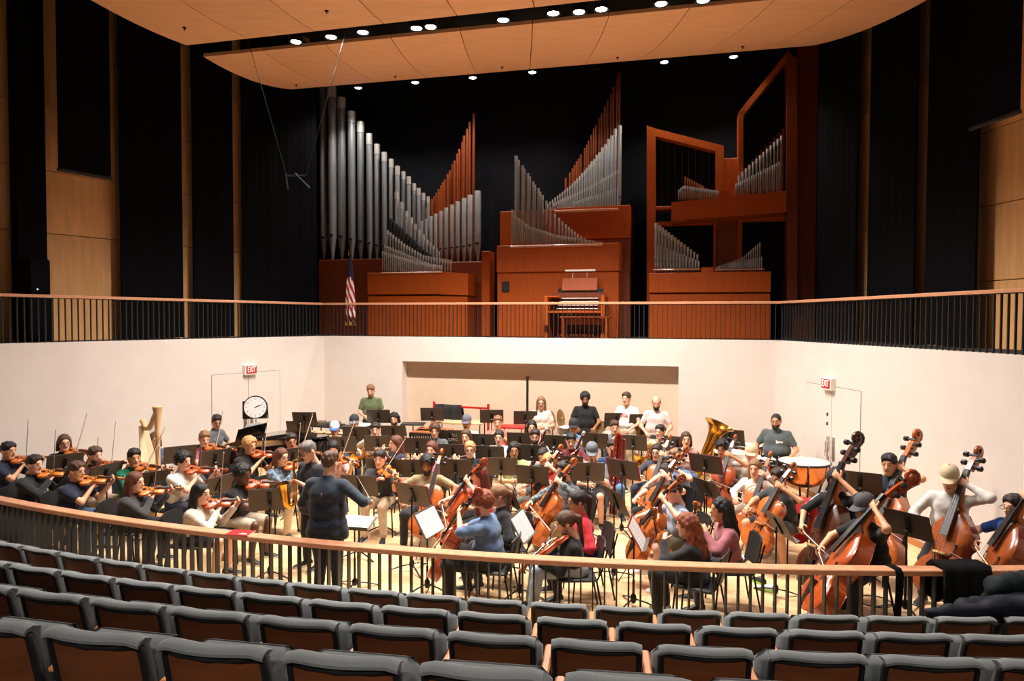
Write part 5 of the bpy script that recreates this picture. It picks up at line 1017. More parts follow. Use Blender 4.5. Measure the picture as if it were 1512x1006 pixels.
    for S_, E_, W_ in ((SL, EL, WL_), (SR, ER, WR_)):
        if q <= 0: continue
        if q <= 1: sp.append((S_, S_.lerp(E_, q), .064 * g, .064 * g - .008 * q))
        else: sp += [(S_, E_, .062 * g, .054 * g), (E_, E_.lerp(W_, q - 1), .053 * g, .042)]
    if standing: sp.append((P + VEC((-.09 * f2, 0, -.10)), P + VEC((.09 * f2, 0, -.10)), .125 * f2, .125 * f2))
    ph = px * .37
    def wr_(Fd, X, Y, Z): return Fd + .003 * np.sin(30 * Z + 26 * X + 18 * Y + ph) * np.sin(17 * X - 22 * Y + 2 * ph) + .0015 * np.sin(70 * Z - 45 * X + ph)
    hem = hip - (.17 if standing else .05)
    def sp_post(Fd, X, Y, Z): return np.maximum(wr_(Fd, X, Y, Z), hem - Z)
    V, Q = nets(*grid_field(sp, vx, .03, sp_post), vx); mc = cloth(shirt, kw.get('pat', 'plain')); so = mk('shirt', np_mesh('shirt', V, Q, [mc]), pr)
    if kw.get('print'):
        bv = BVHTree.FromPolygons([tuple(v) for v in V.tolist()], Q.tolist()); pc, pw, pz, pzz = kw['print']; W0 = []; ok = True; nx, nzz = 6, 4
        for j in range(nzz + 1):
            for i in range(nx + 1):
                hit = bv.ray_cast(VEC((kw.get('pxo', 0) + (i / nx - .5) * pw, 1.0, zn - pzz + (j / nzz - .5) * pz)), VEC((0, -1, 0)))[0]
                if hit is None: ok = False; break
                W0.append((hit.x, hit.y + .004, hit.z))
            if not ok: break
        if ok:
            rr = random.Random(int(px)); fsq = [(j * (nx + 1) + i + 1, j * (nx + 1) + i, (j + 1) * (nx + 1) + i, (j + 1) * (nx + 1) + i + 1) for j in range(nzz) for i in range(nx) if rr.random() < .68]
            mk('shirt_print', np_mesh('shirt_print', W0, fsq, [mat('print_%d_%d_%d' % pc, srgb(*pc), .8)]), so)
    if kw.get('emblem'):
        bv = BVHTree.FromPolygons([tuple(v) for v in V.tolist()], Q.tolist())
        for ch, sz, dz, m_ in (('T', .10, 0, m_redf), ('T', .055, .012, m_white)):
            hit = bv.ray_cast(VEC((0, -1.0, zn - .16 + dz)), VEC((0, 1, 0)))[0]
            if hit is not None: mk('shirt_emblem', text_mesh(ch, sz, m_, .001), so, T(hit.x, hit.y - (.008 if sz > .06 else .011), hit.z) @ Matrix.Rotation(math.pi / 2, 4, 'X'))
    if kw.get('stripes'):
        for S_, E_, s in ((SL, EL, -1), (SR, ER, 1)):
            up = VEC((s * .3, 0, 1)).normalized(); mk('shoulder_stripe', MB().tube([N + VEC((s * .07, -.01, .012)), S_ + up * .066 * g, S_.lerp(E_, .45) + up * .062 * g, S_.lerp(E_, .95) + up * .052 * g], .011, 6, flat=.5).mesh('shoulder_stripe', m_white), so)
    tr = grow(torso[:1], .016)
    for i in (0, 1):
        if plen >= .9: tr += [(hp_[i], kn[i], .100 * (1 + (f2 - 1) * .7), .074), (kn[i], kn[i].lerp(an[i], .97), .074, .056)]
        else: e = hp_[i].lerp(kn[i], min(1, plen * 2)); tr.append((hp_[i], e, .104, .086))
    V, Q = nets(*grid_field(tr, vx + .002, .02, wr_), vx + .002); mk('trousers' if plen >= .9 else 'shorts', np_mesh('trousers', V, Q, [cloth(pants)]), pr)
    msh = mat('shoe_%d_%d_%d' % kw.get('shoe', (36, 34, 34)), srgb(*kw.get('shoe', (36, 34, 34))), .55)
    for i, s in ((0, -1), (1, 1)):
        s_ = mk('shoe', SHOE, pr, T(an[i].x, an[i].y + .02, 0) @ RZ(-s * 10)); setmat(s_, msh); mk('sole', SOLE, s_)
    if kw.get('cap') and hair in ('short', 'curly'): hair = 'buzz'
    if hair != 'none': ho = mk('hair', hair_mesh(hair), pr, hs); setmat(ho, mh)
    if kw.get('beard'): bo_ = mk('beard', BEARD, pr, hs); setmat(bo_, mh)
    if kw.get('cap'):
        mcap = mat('cap_%d_%d_%d' % kw['cap'], srgb(*kw['cap']), .8, bump=.2, bscale=200); co = mk('cap', CROWN, pr, hs); setmat(co, mcap); b_ = mk('brim', BRIM, co); setmat(b_, mat('cap_%d_%d_%d' % kw.get('brim', kw['cap']), srgb(*kw.get('brim', kw['cap'])), .8))
    if kw.get('glasses'): mk('glasses', GLASSES, pr, hs)
    if kw.get('band'): bm = MB().tube([(.092 * math.cos(a), -.01 + .0 * math.sin(a), .035 + .098 * math.sin(a)) for a in [math.pi * i / 10 for i in range(11)]], .014, 6); mk('headband', bm.mesh('headband', m_redf), pr, hs)
    tail = ('in %s %s' % (wear, place)).strip()
    for kit, Ml, nm, cat in items:
        art = {'bow': 'bow of the ', 'cello_bow': 'bow of the ', 'double_bass_bow': 'bow of the ', 'conductor_baton': 'white baton of the '}.get(nm, nm.replace('_', ' ') + ' of the ')
        inst(kit, M0 @ Ml, art + player + ' ' + tail, cat, {'bow': 'bows'}.get(cat, cat + 's of the orchestra'), name=nm)
    if not standing:
        if kw.get('chair', hip < .7): inst('orchestra_chair', M0 @ T(0, -.02, 0), 'black chair under the ' + player + ' ' + tail, 'chair', 'black orchestra chairs')
        else: inst('bass_stool', M0 @ T(0, -.04, 0) @ Matrix.Diagonal((1, 1, (hip - .1) / .74, 1)), 'black stool under the ' + player + ' ' + tail, 'stool', 'black stools of the bass players')
    return pr, M0
# ================================================================= the orchestra
NAVY, BLACK, CHAR, KHAKI, JEAN, WHITE, CREAM = (28, 34, 54), (26, 25, 27), (58, 60, 62), (196, 170, 138), (66, 88, 118), (230, 226, 220), (216, 200, 182)
vl = 'playing violin'; TEE, LONG, SH_ = .62, 1.93, .42
G = person
G(12, 666, 1.25, 82, 'violin', 'navy t-shirt and jeans', vl, 'violinist', 'beside the cream wall', NAVY, TEE, JEAN, 1, 'short', 'black', 'b', ba=75)
G(51, 686, 1.17, 80, 'violin', 'dark zipped hoodie', vl, 'violinist', 'in front of the wall', (34, 34, 36), LONG, CHAR, 1, 'short', 'dark', 'a', vk='violin_gold', ba=70)
G(95, 654, 1.28, 45, 'violin', 'black top and glasses', vl, 'violinist', '', BLACK, TEE, CHAR, 1, 'bob', 'brown', 'a', fem=1, glasses=1, ba=45, vk='violin_gold')
G(113, 696, 1.15, 82, 'violin', 'dark navy t-shirt', vl, 'violinist', 'near the stage railing', (22, 28, 50), TEE, JEAN, 1, 'short', 'brown', 'b', fat=1.1, ba=78, vk='violin_gold')
G(140, 673, 1.2, 70, 'violin', 'black t-shirt and khakis', vl, 'violinist', '', BLACK, TEE, KHAKI, 1, 'short', 'brown', 'a', beard=1, ba=52)
G(229, 650, 1.2, 42, 'harp', 'blue sweater', 'playing the harp', 'harpist', '', (64, 82, 116), LONG, JEAN, 1, 'bob', 'brown', 'a', fem=1)
G(198, 676, 1.18, 45, 'violin', 'green long sleeved shirt', vl, 'violinist', '', (20, 118, 84), LONG, KHAKI, 1, 'short', 'black', 'b', ba=42, bv=.2)
G(200, 712, 1.10, 88, 'violin', 'dark grey cardigan', vl, 'violinist', 'near the stage railing', (58, 58, 60), LONG, BLACK, 1, 'long', 'auburn', 'a', fem=1, ba=78, vk='violin_gold')
G(320, 623, 1.31, 74, 'keys', 'grey t-shirt and glasses', 'playing the grand piano', 'pianist', '', (92, 96, 100), TEE, CHAR, 1, 'short', 'black', 'b', glasses=1, hp=18, ht=-38)
G(302, 648, 1.2, 38, 'violin', 'maroon polo shirt', vl, 'violinist', 'before the piano', (150, 78, 92), TEE, CHAR, 1, 'short', 'light', 'a', ba=48, hp=15)
G(369, 658, 1.2, 60, 'violin', 'black printed t-shirt', vl, 'violinist', 'before the piano', BLACK, TEE, BLACK, 1, 'curly', 'blond', 'b', ba=50, vk='violin_red', print=((90, 120, 170), .16, .1, .2))
G(271, 681, 1.18, 70, 'violin', 'white button shirt', vl, 'violinist', '', (222, 212, 202), TEE, NAVY, 1, 'curly', 'black', 'a', vk='violin_red', ba=80)
G(297, 729, 1.08, 82, 'violin', 'cream cardigan', vl, 'violinist', 'near the stage railing', (220, 206, 186), LONG, NAVY, .4, 'long', 'black', 'a', fem=1, ba=68, vk='violin_red')
G(358, 701, 1.16, 70, 'violin', 'black t-shirt and tan shorts', vl, 'violinist', '', BLACK, TEE, (190, 172, 150), SH_, 'curly', 'black', 'd', ba=74, vk='violin_red', print=((150, 40, 50), .1, .06, .2))
G(416, 675, 1.18, 60, 'violin', 'plaid flannel shirt', vl, 'violinist', '', (60, 74, 88), LONG, KHAKI, 1, 'bob', 'auburn', 'a', fem=1, glasses=1, pat='plaid', ba=55)
G(430, 652, 1.2, 30, 'violin', 'dark red shirt and glasses', vl, 'violinist', '', (120, 34, 34), LONG, CHAR, 1, 'short', 'dark', 'b', glasses=1, ba=40)
G(455, 667, 1.56, -38, 'sax', 'dark navy t-shirt', 'standing and playing saxophone', 'saxophonist', 'beside the conductor', (20, 22, 34), TEE, (34, 34, 38), 1, 'short', 'grey', 'a', stand=True, glasses=1, hp=22)
G(487, 684, 1.62, 168, 'conduct', 'dark denim shirt and jeans', 'conducting with a baton', 'conductor', '', (40, 50, 62), LONG, (30, 40, 62), 1, 'short', 'brown', 'a', stand=True, fat=1.2, size=1.1, ht=-6, emblem=1)
G(492, 663, 1.17, 12, 'violin', 'pale pink blouse', vl, 'violinist', 'behind the conductor', (206, 170, 160), TEE, CHAR, 1, 'fringe', 'black', 'a', fem=1, ba=42)
G(494, 635, 1.06, 5, 'rest', 'light blue t-shirt and blue cap', 'waiting with hands on lap', 'player', '', (130, 178, 200), TEE, CHAR, 1, 'short', 'dark', 'b', cap=(236, 238, 244), brim=(70, 110, 200))
G(523, 625, 1.17, 0, 'rest', 'grey shirt and black cap', 'waiting with hands on lap', 'player', '', CHAR, TEE, CHAR, 1, 'short', 'dark', 'a', cap=(52, 52, 54), brim=(120, 122, 126))
G(554, 635, 1.19, 8, 'horn', 'pale tan shirt', 'playing french horn', 'horn player', '', (206, 190, 170), TEE, (60, 56, 54), 1, 'short', 'dark', 'a', hp=8)
G(582, 619, 1.19, 0, 'trumpet', 'black t-shirt', 'playing trumpet', 'trumpeter', 'at the back', BLACK, TEE, BLACK, 1, 'mop', 'black', 'a', beard=1, hp=14)
G(547.5, 577, 1.67, 0, 'clasp', 'olive green t-shirt', 'standing with hands together', 'percussionist', 'at the cream wall', (96, 108, 72), TEE, BLACK, 1, 'short', 'light', 'a', stand=True, beard=1, hp=22)
G(584, 655, 1.15, -60, 'flute', 'navy hoodie', 'playing flute', 'flutist', '', (36, 42, 66), LONG, (190, 150, 130), SH_, 'long', 'auburn', 'a', fem=1, hp=5)
G(561, 678, 1.17, -6, 'viola', 'charcoal polo and khakis', 'playing viola', 'violist', '', (58, 58, 60), TEE, KHAKI, 1, 'short', 'dark', 'a', ba=30, bu=.2, feet=.46, shoe=(38, 38, 42), vk='violin_gold')
G(631, 686, 1.18, -4, 'cello', 'olive t-shirt', 'playing cello', 'cellist', '', (160, 142, 106), TEE, BLACK, 1, 'curly', 'black', 'c', beard=1, shoe=(206, 196, 180), gr_=(.30, .34, .62), hp=20, gl_=(-.30, .34, .62))
G(637, 664, 1.15, -12, 'flute', 'pink cardigan', 'playing flute', 'flutist', '', (190, 120, 130), LONG, (190, 160, 140), 1, 'long', 'auburn', 'a', fem=1)
G(642, 636, 1.17, 0, 'clarinet', 'grey printed t-shirt', 'playing clarinet', 'clarinetist', '', (92, 98, 100), TEE, CHAR, 1, 'curly', 'brown', 'a', hp=12)
G(689, 625, 1.17, -8, 'clarinet', 'pale pink shirt and grey cap', 'playing clarinet', 'clarinetist', '', (226, 204, 204), TEE, CHAR, 1, 'short', 'dark', 'b', cap=(108, 104, 116))
G(735, 624, 1.2, -4, 'trumpet', 'salmon polo shirt', 'playing trumpet', 'trumpeter', '', (226, 112, 100), TEE, CHAR, 1, 'short', 'light', 'a', fat=1.1)
G(688, 645, 1.15, -10, 'clarinet', 'white t-shirt', 'playing clarinet', 'clarinetist', 'behind the flutes', (232, 226, 224), TEE, CHAR, 1, 'long', 'brown', 'a', fem=1)
G(694, 664, 1.15, 0, 'flute', 'black top and teal trousers', 'playing flute', 'flutist', '', (32, 32, 34), TEE, (92, 132, 140), 1, 'bun', 'blond', 'a', fem=1, glasses=1, fat=1.08)
G(737, 646, 1.15, -8, 'clarinet', 'white cardigan', 'playing clarinet', 'clarinetist', '', (234, 226, 220), LONG, CHAR, 1, 'pony', 'dark', 'a', fem=1)
G(759, 665, 1.15, 2, 'clarinet', 'light green t-shirt', 'playing oboe', 'oboist', '', (178, 190, 130), TEE, (206, 178, 150), SH_, 'longcurly', 'black', 'b', fem=1, glasses=1, fat=1.08, nm='oboe')
G(707, 702, 1.13, -72, 'cello', 'coral top and red headband', 'playing cello', 'cellist', '', (204, 84, 84), TEE, CHAR, 1, 'long', 'auburn', 'a', fem=1, band=1, vk='cello_red')
G(712, 743, 1.18, -104, 'cello', 'rolled blue denim shirt', 'playing cello', 'cellist', 'near the stage railing', (88, 112, 146), 1.15, BLACK, 1, 'curly', 'red', 'a', beard=1, glasses=1, fat=1.18, size=1.06, vk='cello_red', hp=8)
G(735, 732, 1.10, -78, 'rest', 'black cardigan', 'sitting with hands on lap', 'player', 'among the cellos', BLACK, LONG, BLACK, 1, 'pony', 'light', 'a', fem=1)
G(799, 595, 1.52, -4, 'clasp', 'cream t-shirt and pale trousers', 'standing with hands together', 'percussionist', '', (232, 214, 200), TEE, (206, 190, 170), 1, 'long', 'light', 'a', fem=1, stand=True, glasses=1)
G(864, 589, 1.62, -4, 'mallets', 'black t-shirt', 'standing behind a music stand', 'percussionist', '', BLACK, TEE, BLACK, 1, 'curly', 'black', 'c', beard=1, stand=True, hp=16)
G(925, 589, 1.65, -35, 'mallets', 'white t-shirt with red lettering', 'standing at a drum', 'percussionist', '', (236, 232, 228), TEE, KHAKI, 1, 'short', 'brown', 'a', stand=True, hp=2, print=((196, 110, 104), .2, .08, .17))
G(969, 595, 1.62, -12, 'mallets', 'pale pink polo', 'standing at a drum', 'percussionist', '', (230, 204, 198), TEE, CHAR, 1, 'bald', 'dark', 'a', beard=1, stand=True, fat=1.12, hp=20)
G(785.5, 631, 1.15, -5, 'rest', 'pale blouse', 'sitting among the brass', 'player', '', (214, 200, 190), TEE, CHAR, 1, 'bob', 'black', 'a', fem=1)
G(790, 645, 1.18, -5, 'bassoon', 'white shirt and glasses', 'playing bassoon', 'bassoonist', '', (234, 228, 222), TEE, CHAR, 1, 'short', 'dark', 'a', beard=1, glasses=1)
G(847, 631, 1.19, -8, 'trumpet', 'blue checked shirt and black cap', 'playing trumpet', 'trumpeter', '', (96, 130, 180), TEE, CHAR, 1, 'short', 'dark', 'b', cap=(42, 42, 44), glasses=1, pat='plaid')
G(907, 631, 1.17, 0, 'trumpet', 'slate grey t-shirt', 'playing trumpet', 'trumpeter', 'near the drums', (104, 108, 112), TEE, CHAR, 1, 'short', 'brown', 'a', hp=10)
G(843, 651, 1.17, -5, 'bassoon', 'maroon shirt', 'playing bassoon', 'bassoonist', '', (110, 36, 46), TEE, CHAR, 1, 'short', 'black', 'a', hp=16)
G(802, 674, 1.05, -22, 'rest', 'dark green top', 'sitting bent forward', 'player', '', (50, 76, 62), LONG, CHAR, 1, 'bun', 'dark', 'b', fem=1, hp=22)
G(811, 684, 1.10, -42, 'cello', 'red t-shirt', 'playing cello', 'cellist', '', (206, 72, 62), TEE, (92, 96, 84), 1, 'curly', 'blond', 'a', shoe=(214, 204, 190), hp=18)
G(833, 696, 1.19, -60, 'cello', 'dark plaid flannel', 'playing cello', 'cellist', '', (44, 54, 56), LONG, (150, 132, 96), 1, 'short', 'dark', 'a', glasses=1, beard=1, pat='plaid', shoe=(150, 128, 96))
G(874, 669, 1.15, -6, 'clarinet', 'grey t-shirt and grey cap', 'playing clarinet', 'clarinetist', 'beside the contrabassoon', (132, 134, 134), TEE, BLACK, SH_, 'short', 'dark', 'a', cap=(104, 106, 112), hp=18)
G(904, 662, 1.13, -6, 'contra', 'navy t-shirt and jeans', 'playing contrabassoon', 'contrabassoonist', '', (38, 56, 92), TEE, (86, 118, 156), 1, 'short', 'dark', 'a')
G(852, 741, 1.13, -80, 'rest', 'red long sleeved top', 'sitting upright', 'player', '', (212, 36, 52), LONG, BLACK, 1, 'pony', 'dark', 'b', fem=1, glasses=1, hp=10)
G(835, 773, 1.02, -88, 'viola', 'black top and pale jeans', 'playing viola', 'violist', 'near the stage railing', (22, 21, 23), LONG, (160, 172, 184), 1, 'pony', 'brown', 'a', fem=1, vk='violin_red', va=25, vz=-.5, ba=10, hp=22, feet=.52)
G(970, 668, 1.10, -30, 'cello', 'dark hoodie and glasses', 'playing cello', 'cellist', '', (56, 54, 70), LONG, (36, 46, 70), 1, 'bob', 'dark', 'a', glasses=1, fat=1.1, vk='cello')
G(998, 676, 1.20, -62, 'cello', 'light blue t-shirt', 'playing cello', 'cellist', 'behind the cello section', (140, 168, 204), TEE, CHAR, 1, 'short', 'light', 'a', vk='cello')
G(983, 698, 1.10, -52, 'cello', 'black top', 'playing cello', 'cellist', '', BLACK, TEE, BLACK, 1, 'bun', 'dark', 'a', fem=1, vk='cello')
G(995, 726, 1.14, -82, 'cello', 'pale blue t-shirt and olive shorts', 'playing cello', 'cellist', '', (150, 164, 182), TEE, (104, 100, 76), SH_, 'short', 'dark', 'a', shoe=(226, 220, 212), hp=16)
G(1014, 776, 1.06, -118, 'hold_viola', 'black dress', 'holding a viola upright', 'violist', 'near the stage railing', (18, 17, 19), LONG, BLACK, 1, 'longcurly', 'red', 'a', fem=1, hp=10, shoe=(206, 200, 190))
G(1064, 753, 1.12, -92, 'hold_viola', 'mauve shirt', 'holding a viola to the chest', 'violist', '', (158, 92, 98), LONG, CHAR, 1, 'longcurly', 'black', 'b', vk='violin_gold', hp=4)
G(1013, 649, 1.15, -10, 'tuba', 'pale pink top', 'playing tuba', 'tubist', '', (216, 180, 170), TEE, JEAN, 1, 'bob', 'brown', 'a', fem=1, hp=4)
G(975, 638, 1.17, -28, 'horn', 'pale yellow shirt', 'playing horn', 'horn player', 'beside the tuba', (206, 186, 150), TEE, KHAKI, 1, 'short', 'dark', 'a', hp=2, ht=-15)
G(1066, 662, 1.17, -32, 'cello', 'white t-shirt and black shorts', 'playing cello', 'cellist', '', (212, 206, 198), TEE, BLACK, SH_, 'curly', 'black', 'b', glasses=1, vk='cello_red', hp=16)
G(1109, 672, 1.06, -20, 'rest', 'pale top and tan cap', 'sitting behind the cellos', 'player', '', (214, 200, 186), LONG, CHAR, 1, 'short', 'dark', 'a', cap=(222, 196, 160))
G(1115, 692, 1.14, -34, 'cello', 'cream hoodie', 'playing cello', 'cellist', '', (224, 210, 194), LONG, CREAM, 1, 'long', 'light', 'a', fem=1, fat=1.12, shoe=(214, 206, 196))
G(1146, 622, 1.47, -34, 'timpani', 'slate grey t-shirt and glasses', 'playing timpani', 'timpanist', '', (84, 92, 94), TEE, BLACK, 1, 'buzz', 'black', 'b', beard=1, glasses=1, hip=.76, fat=1.36, size=1.08, hp=8, print=((230, 230, 228), .12, .06, .19), pxo=-.08)
G(1150, 706, 1.16, -58, 'cello', 'dark grey t-shirt and shorts', 'playing cello', 'cellist', '', (56, 58, 60), TEE, (24, 24, 26), SH_, 'short', 'dark', 'b', glasses=1, shoe=(232, 226, 220), fat=1.06, hp=14, print=((210, 208, 204), .16, .08, .2), vk='cello')
G(1236, 710, 1.40, -52, 'bass', 'black striped track shirt', 'playing double bass', 'bassist', '', (20, 20, 23), 1.0, BLACK, 1, 'curly', 'black', 'b', hip=.78, vk='bass_dark', hp=22, stripes=1)
G(1277, 752, 1.24, -74, 'bass', 'black t-shirt and grey cap', 'playing double bass', 'bassist', 'near the stage railing', (16, 16, 18), TEE, (30, 34, 46), 1, 'short', 'dark', 'b', hip=.69, chair=0, vk='bass_red', hp=14, cap=(74, 72, 76), print=((40, 130, 80), .12, .08, .2), ty=-.36, be=.92, tx=-.28)
G(1313, 686, 1.46, -45, 'bass', 'dark teal t-shirt', 'playing double bass', 'bassist', '', (30, 42, 56), TEE, BLACK, 1, 'short', 'black', 'b', hip=.82, vk='bass_gold', ty=-.22, tx=-.22)
G(1402, 708, 1.46, -42, 'bass', 'white sweatshirt and cap', 'playing double bass', 'bassist', '', (222, 216, 208), LONG, (28, 28, 32), 1, 'short', 'brown', 'a', hip=.82, vk='bass', cap=(206, 184, 150), hp=20, ty=-.20, tx=-.24)
G(1497, 749, 1.28, -76, 'bass', 'royal blue t-shirt', 'playing double bass', 'bassist', '', (34, 74, 152), TEE, CHAR, 1, 'short', 'dark', 'a', hip=.74, vk='bass', glasses=1, print=((200, 210, 230), .2, .07, .16), ty=-.22, tx=-.20)
# ================================================================= music stands
TAKEN = set()
def stand(px, py, face, label, kit='music_stand', group=None, pages=None, folder=False, plab=None, z=None, name='music_stand'):
    h = z if z else SH[kit][0]; p = atz(px, py, h); M = T(p.x, p.y, 0) @ RZ(face + 180)
    if z: M = M @ Matrix.Diagonal((1, 1, z / SH[kit][0], 1))
    if label in (W1, W2):                                            # name it after the player who reads from it
        q = Vector((p.x, p.y, 0)) + Vector((math.sin(math.radians(face)), -math.cos(math.radians(face)), 0)) * .5
        for rt_, pl_, we_ in sorted(PEOPLE, key=lambda t: (t[0] - q).length):
            label = 'plain black music stand before the %s in %s' % (pl_, we_)
            if label not in TAKEN: break
        TAKEN.add(label)
    r = inst(kit, M, label, 'music stand', group, name=name)
    if pages is not None or folder: music_on(kit, T(p.x, p.y, h - SH[kit][0]) @ RZ(face + 180), plab or ('pages on the ' + label), folder, pages or '')
    return r, M
GW, GB = 'stands among the woodwinds', 'stands of the back row'
W1 = 'plain black music stand among the woodwind and brass players'; W2 = 'plain black music stand along the back row'
# violins
stand(96, 684, 225, 'black music stand before the violinist in black top and glasses'); stand(155, 700, 250, 'black stand with red folder before the violinist in black t-shirt and khakis', folder=True, plab='red music folder on the stand beside the green shirted violinist')
stand(224, 709, 225, 'black music stand between the green shirt and the dark grey cardigan', 'low_music_stand', pages='l', plab='white page on the stand before the violinist in green'); stand(266, 671, 215, 'black music stand beside the harp'); stand(317, 677, 222, 'black music stand with loose pages before the piano', pages='lr', plab='white pages on the stand before the piano')
stand(322, 716, 245, 'low black stand with red folder beside the white shirted violinist', 'low_music_stand', folder=True, plab='red music folder beside the violinist in white shirt'); stand(398, 738, 195, 'black music stand with wide desk beside the saxophonist'); stand(432, 674, 215, 'black music stand before the violinist in dark red shirt')
stand(531, 717, 172, 'black music stand before the violist in charcoal polo'); stand(506, 656, 182, 'black music stand before the player in the blue cap', pages='r', plab='page on the stand before the player in the blue cap')
# woodwinds and brass, seen from behind
for px, py in ((525, 641), (558, 655), (581, 639), (565, 690), (616, 658), (713, 652), (669, 668), (723, 671), (610, 692), (673, 692), (768, 650), (786, 669), (819, 654), (879, 651), (935, 654), (838, 686)): stand(px, py, 180 - (px - 560) * .05, W1, group=GW)
st, SM = stand(665, 646, 176, 'black music stand with white stencilled letters among the clarinets')
for k, s_ in enumerate(('TTU', 'PERC')): mk('stencil_lettering', text_mesh(s_, .085, m_white, .0008), st, T(.06, -.010, 1.045 - .085 * k) @ Matrix.Rotation(math.radians(22), 4, 'X') @ Matrix.Rotation(math.pi / 2, 4, 'X') @ T(0, 0, .01))
stand(740, 689, 178, 'large black music stand before the oboist in light green', kit='music_stand'); stand(786, 702, 160, 'black music stand beside the cellist in red t-shirt'); stand(868, 697, 176, 'black music stand before the clarinetist in grey cap')
# back row
for px, py in ((450, 619), (559, 615), (638, 612), (726, 615), (776, 617), (864, 617), (910, 620), (947, 622)): stand(px, py, 180, W2, 'tall_music_stand', GB)
stand(441, 632, 180, 'black music stand half hidden behind a taller stand at the marimba')
stand(1000, 656, 150, 'black music stand before the horn player in pale yellow shirt'); stand(1078, 646, 148, 'black music stand before the smaller timpani', 'tall_music_stand')
# cellos, basses, front desks
stand(610, 731, 150, 'black stand with red folder before the cellist in olive t-shirt', folder=True, plab='red music folder before the cellist in olive t-shirt')
stand(634, 770, 68, 'black stand holding open pages before the cellist in denim shirt', 'low_music_stand', pages='lr', plab='open white pages before the cellist in denim shirt'); stand(755, 735, 110, 'black music stand tilted beside the player in black cardigan', pages='lr', plab='white pages beside the player in black cardigan')
stand(771, 776, 72, 'black stand holding open pages before the violist in pale jeans', 'low_music_stand', pages='lr', plab='open white pages before the violist in pale jeans'); stand(920, 693, 140, 'black stand with red folder beside the contrabassoon', folder=True, plab='red music folder beside the contrabassoon')
stand(910, 740, 108, 'black music stand with page before the cellist in black top', pages='lr', plab='white pages before the cellist in black top'); stand(940, 787, 74, 'black stand with red folder and pages before the violist in black dress', 'low_music_stand', pages='lr', folder=True, plab='red folder with open pages before the violist in black dress')
stand(1042, 685, 140, 'black stand with red folder before the cellist in white t-shirt', folder=True, plab='red music folder before the cellist in white t-shirt'); stand(1046, 723, 112, 'black music stand with page behind the violist in mauve shirt', 'low_music_stand', pages='l', plab='white page behind the violist in mauve shirt')
stand(1150, 776, 95, 'black music stand beside the cellist in dark grey t-shirt', 'low_music_stand'); stand(1270, 713, 150, 'black music stand behind the bassist in striped track shirt', 'tall_music_stand'); stand(1341, 775, 122, 'black music stand with page between the double basses', pages='l', plab='page on the stand between the double basses')
stand(522, 772, -12, 'low flat music stand of the conductor', 'flat_music_stand', z=.82, pages='lr', plab='open white score on the conductor stand')
# ================================================================= grand piano
pa = 76; pf = Vector((math.sin(math.radians(pa)), -math.cos(math.radians(pa)), 0)); pw = atz(320, 623, 1.31)
PM = T(pw.x + pf.x * .55, pw.y + pf.y * .55, 0) @ RZ(pa + 180)
pia = thing('grand_piano', 'black grand piano with lid on its short prop', 'piano', PM)
OUTP = [(x, y * .76) for x, y in [(-.74, 0), (.74, 0), (.74, .55), (.70, .85), (.56, 1.15), (.36, 1.35), (.22, 1.58), (.10, 1.85), (-.08, 2.05), (-.32, 2.12), (-.55, 2.05), (-.70, 1.85), (-.74, 1.6)]]
def inset(p, q, c=(-.15, .9)): return [(c[0] + (x - c[0]) * q, c[1] + (y - c[1]) * q) for x, y in p]
mb = MB(); n = len(OUTP); ins = inset(OUTP, .95); V = [(x, y, z) for z in (.62, .99) for x, y in OUTP] + [(x, y, z) for z in (.99, .88) for x, y in ins]
fs = [(i, (i + 1) % n, n + (i + 1) % n, n + i) for i in range(n)] + [(n + i, n + (i + 1) % n, 2 * n + (i + 1) % n, 2 * n + i) for i in range(n)] + [(2 * n + i, 2 * n + (i + 1) % n, 3 * n + (i + 1) % n, 3 * n + i) for i in range(n)] + [tuple(range(n - 1, -1, -1))]
case = mk('case', mb.add(V, fs).mesh('case', m_gloss, 30), pia); mk('iron_plate', MB().prism(ins, .86, .89).mesh('iron_plate', mat('gold_plate', srgb(200, 140, 60), .35, metal=.7), 0), case)
kb = mk('keyboard', MB().rbox((0, -.10, .70), (1.24, .16, .03), .004).mesh('keyboard', m_ivory), pia); mb = MB()
for i in range(52):
    if i % 7 not in (2, 6): mb.box((-.60 + i * .0235, -.07, .722), (.011, .09, .014))
mk('black_keys', mb.mesh('black_keys', m_ebony, 0), kb); mk('key_bed', MB().rbox((0, -.08, .65), (1.48, .26, .07), .012).mesh('key_bed', m_gloss), pia)
for sx in (-.69, .69): mk('key_cheek', MB().rbox((sx, -.1, .74), (.1, .24, .18), .03).mesh('key_cheek', m_gloss), pia)
LM = T(-.74, 0, 1.0) @ Matrix.Rotation(math.radians(-4.5), 4, 'Y') @ T(.74, 0, 0)
ld = mk('lid', MB().prism([(x, max(.45, y)) for x, y in OUTP[2:]] + [(-.74, .45)] , 0, .035, 0, LM).mesh('lid', m_gloss, 30), pia); mk('folded_lid_flap', MB().prism([(-.74, .46), (.74, .46), (.72, .90), (-.74, .90)], .04, .072, 0, LM).mesh('folded_lid_flap', m_gloss, 30), ld)
mk('lid_prop', MB().tube([(.66, .9, .95), (.62, .9, 1.1)], .012).mesh('lid_prop', m_blk), pia)
md = mk('music_desk', MB().rbox((0, 0, 0), (.9, .02, .26), .006, 0, T(0, .22, 1.14) @ Matrix.Rotation(-.3, 4, 'X')).mesh('music_desk', m_gloss), pia); mk('music_pages', MB().box((0, -.014, .03), (.46, .004, .3), 0, T(0, .22, 1.14) @ Matrix.Rotation(-.3, 4, 'X')).mesh('music_pages', m_paper, 0), md)
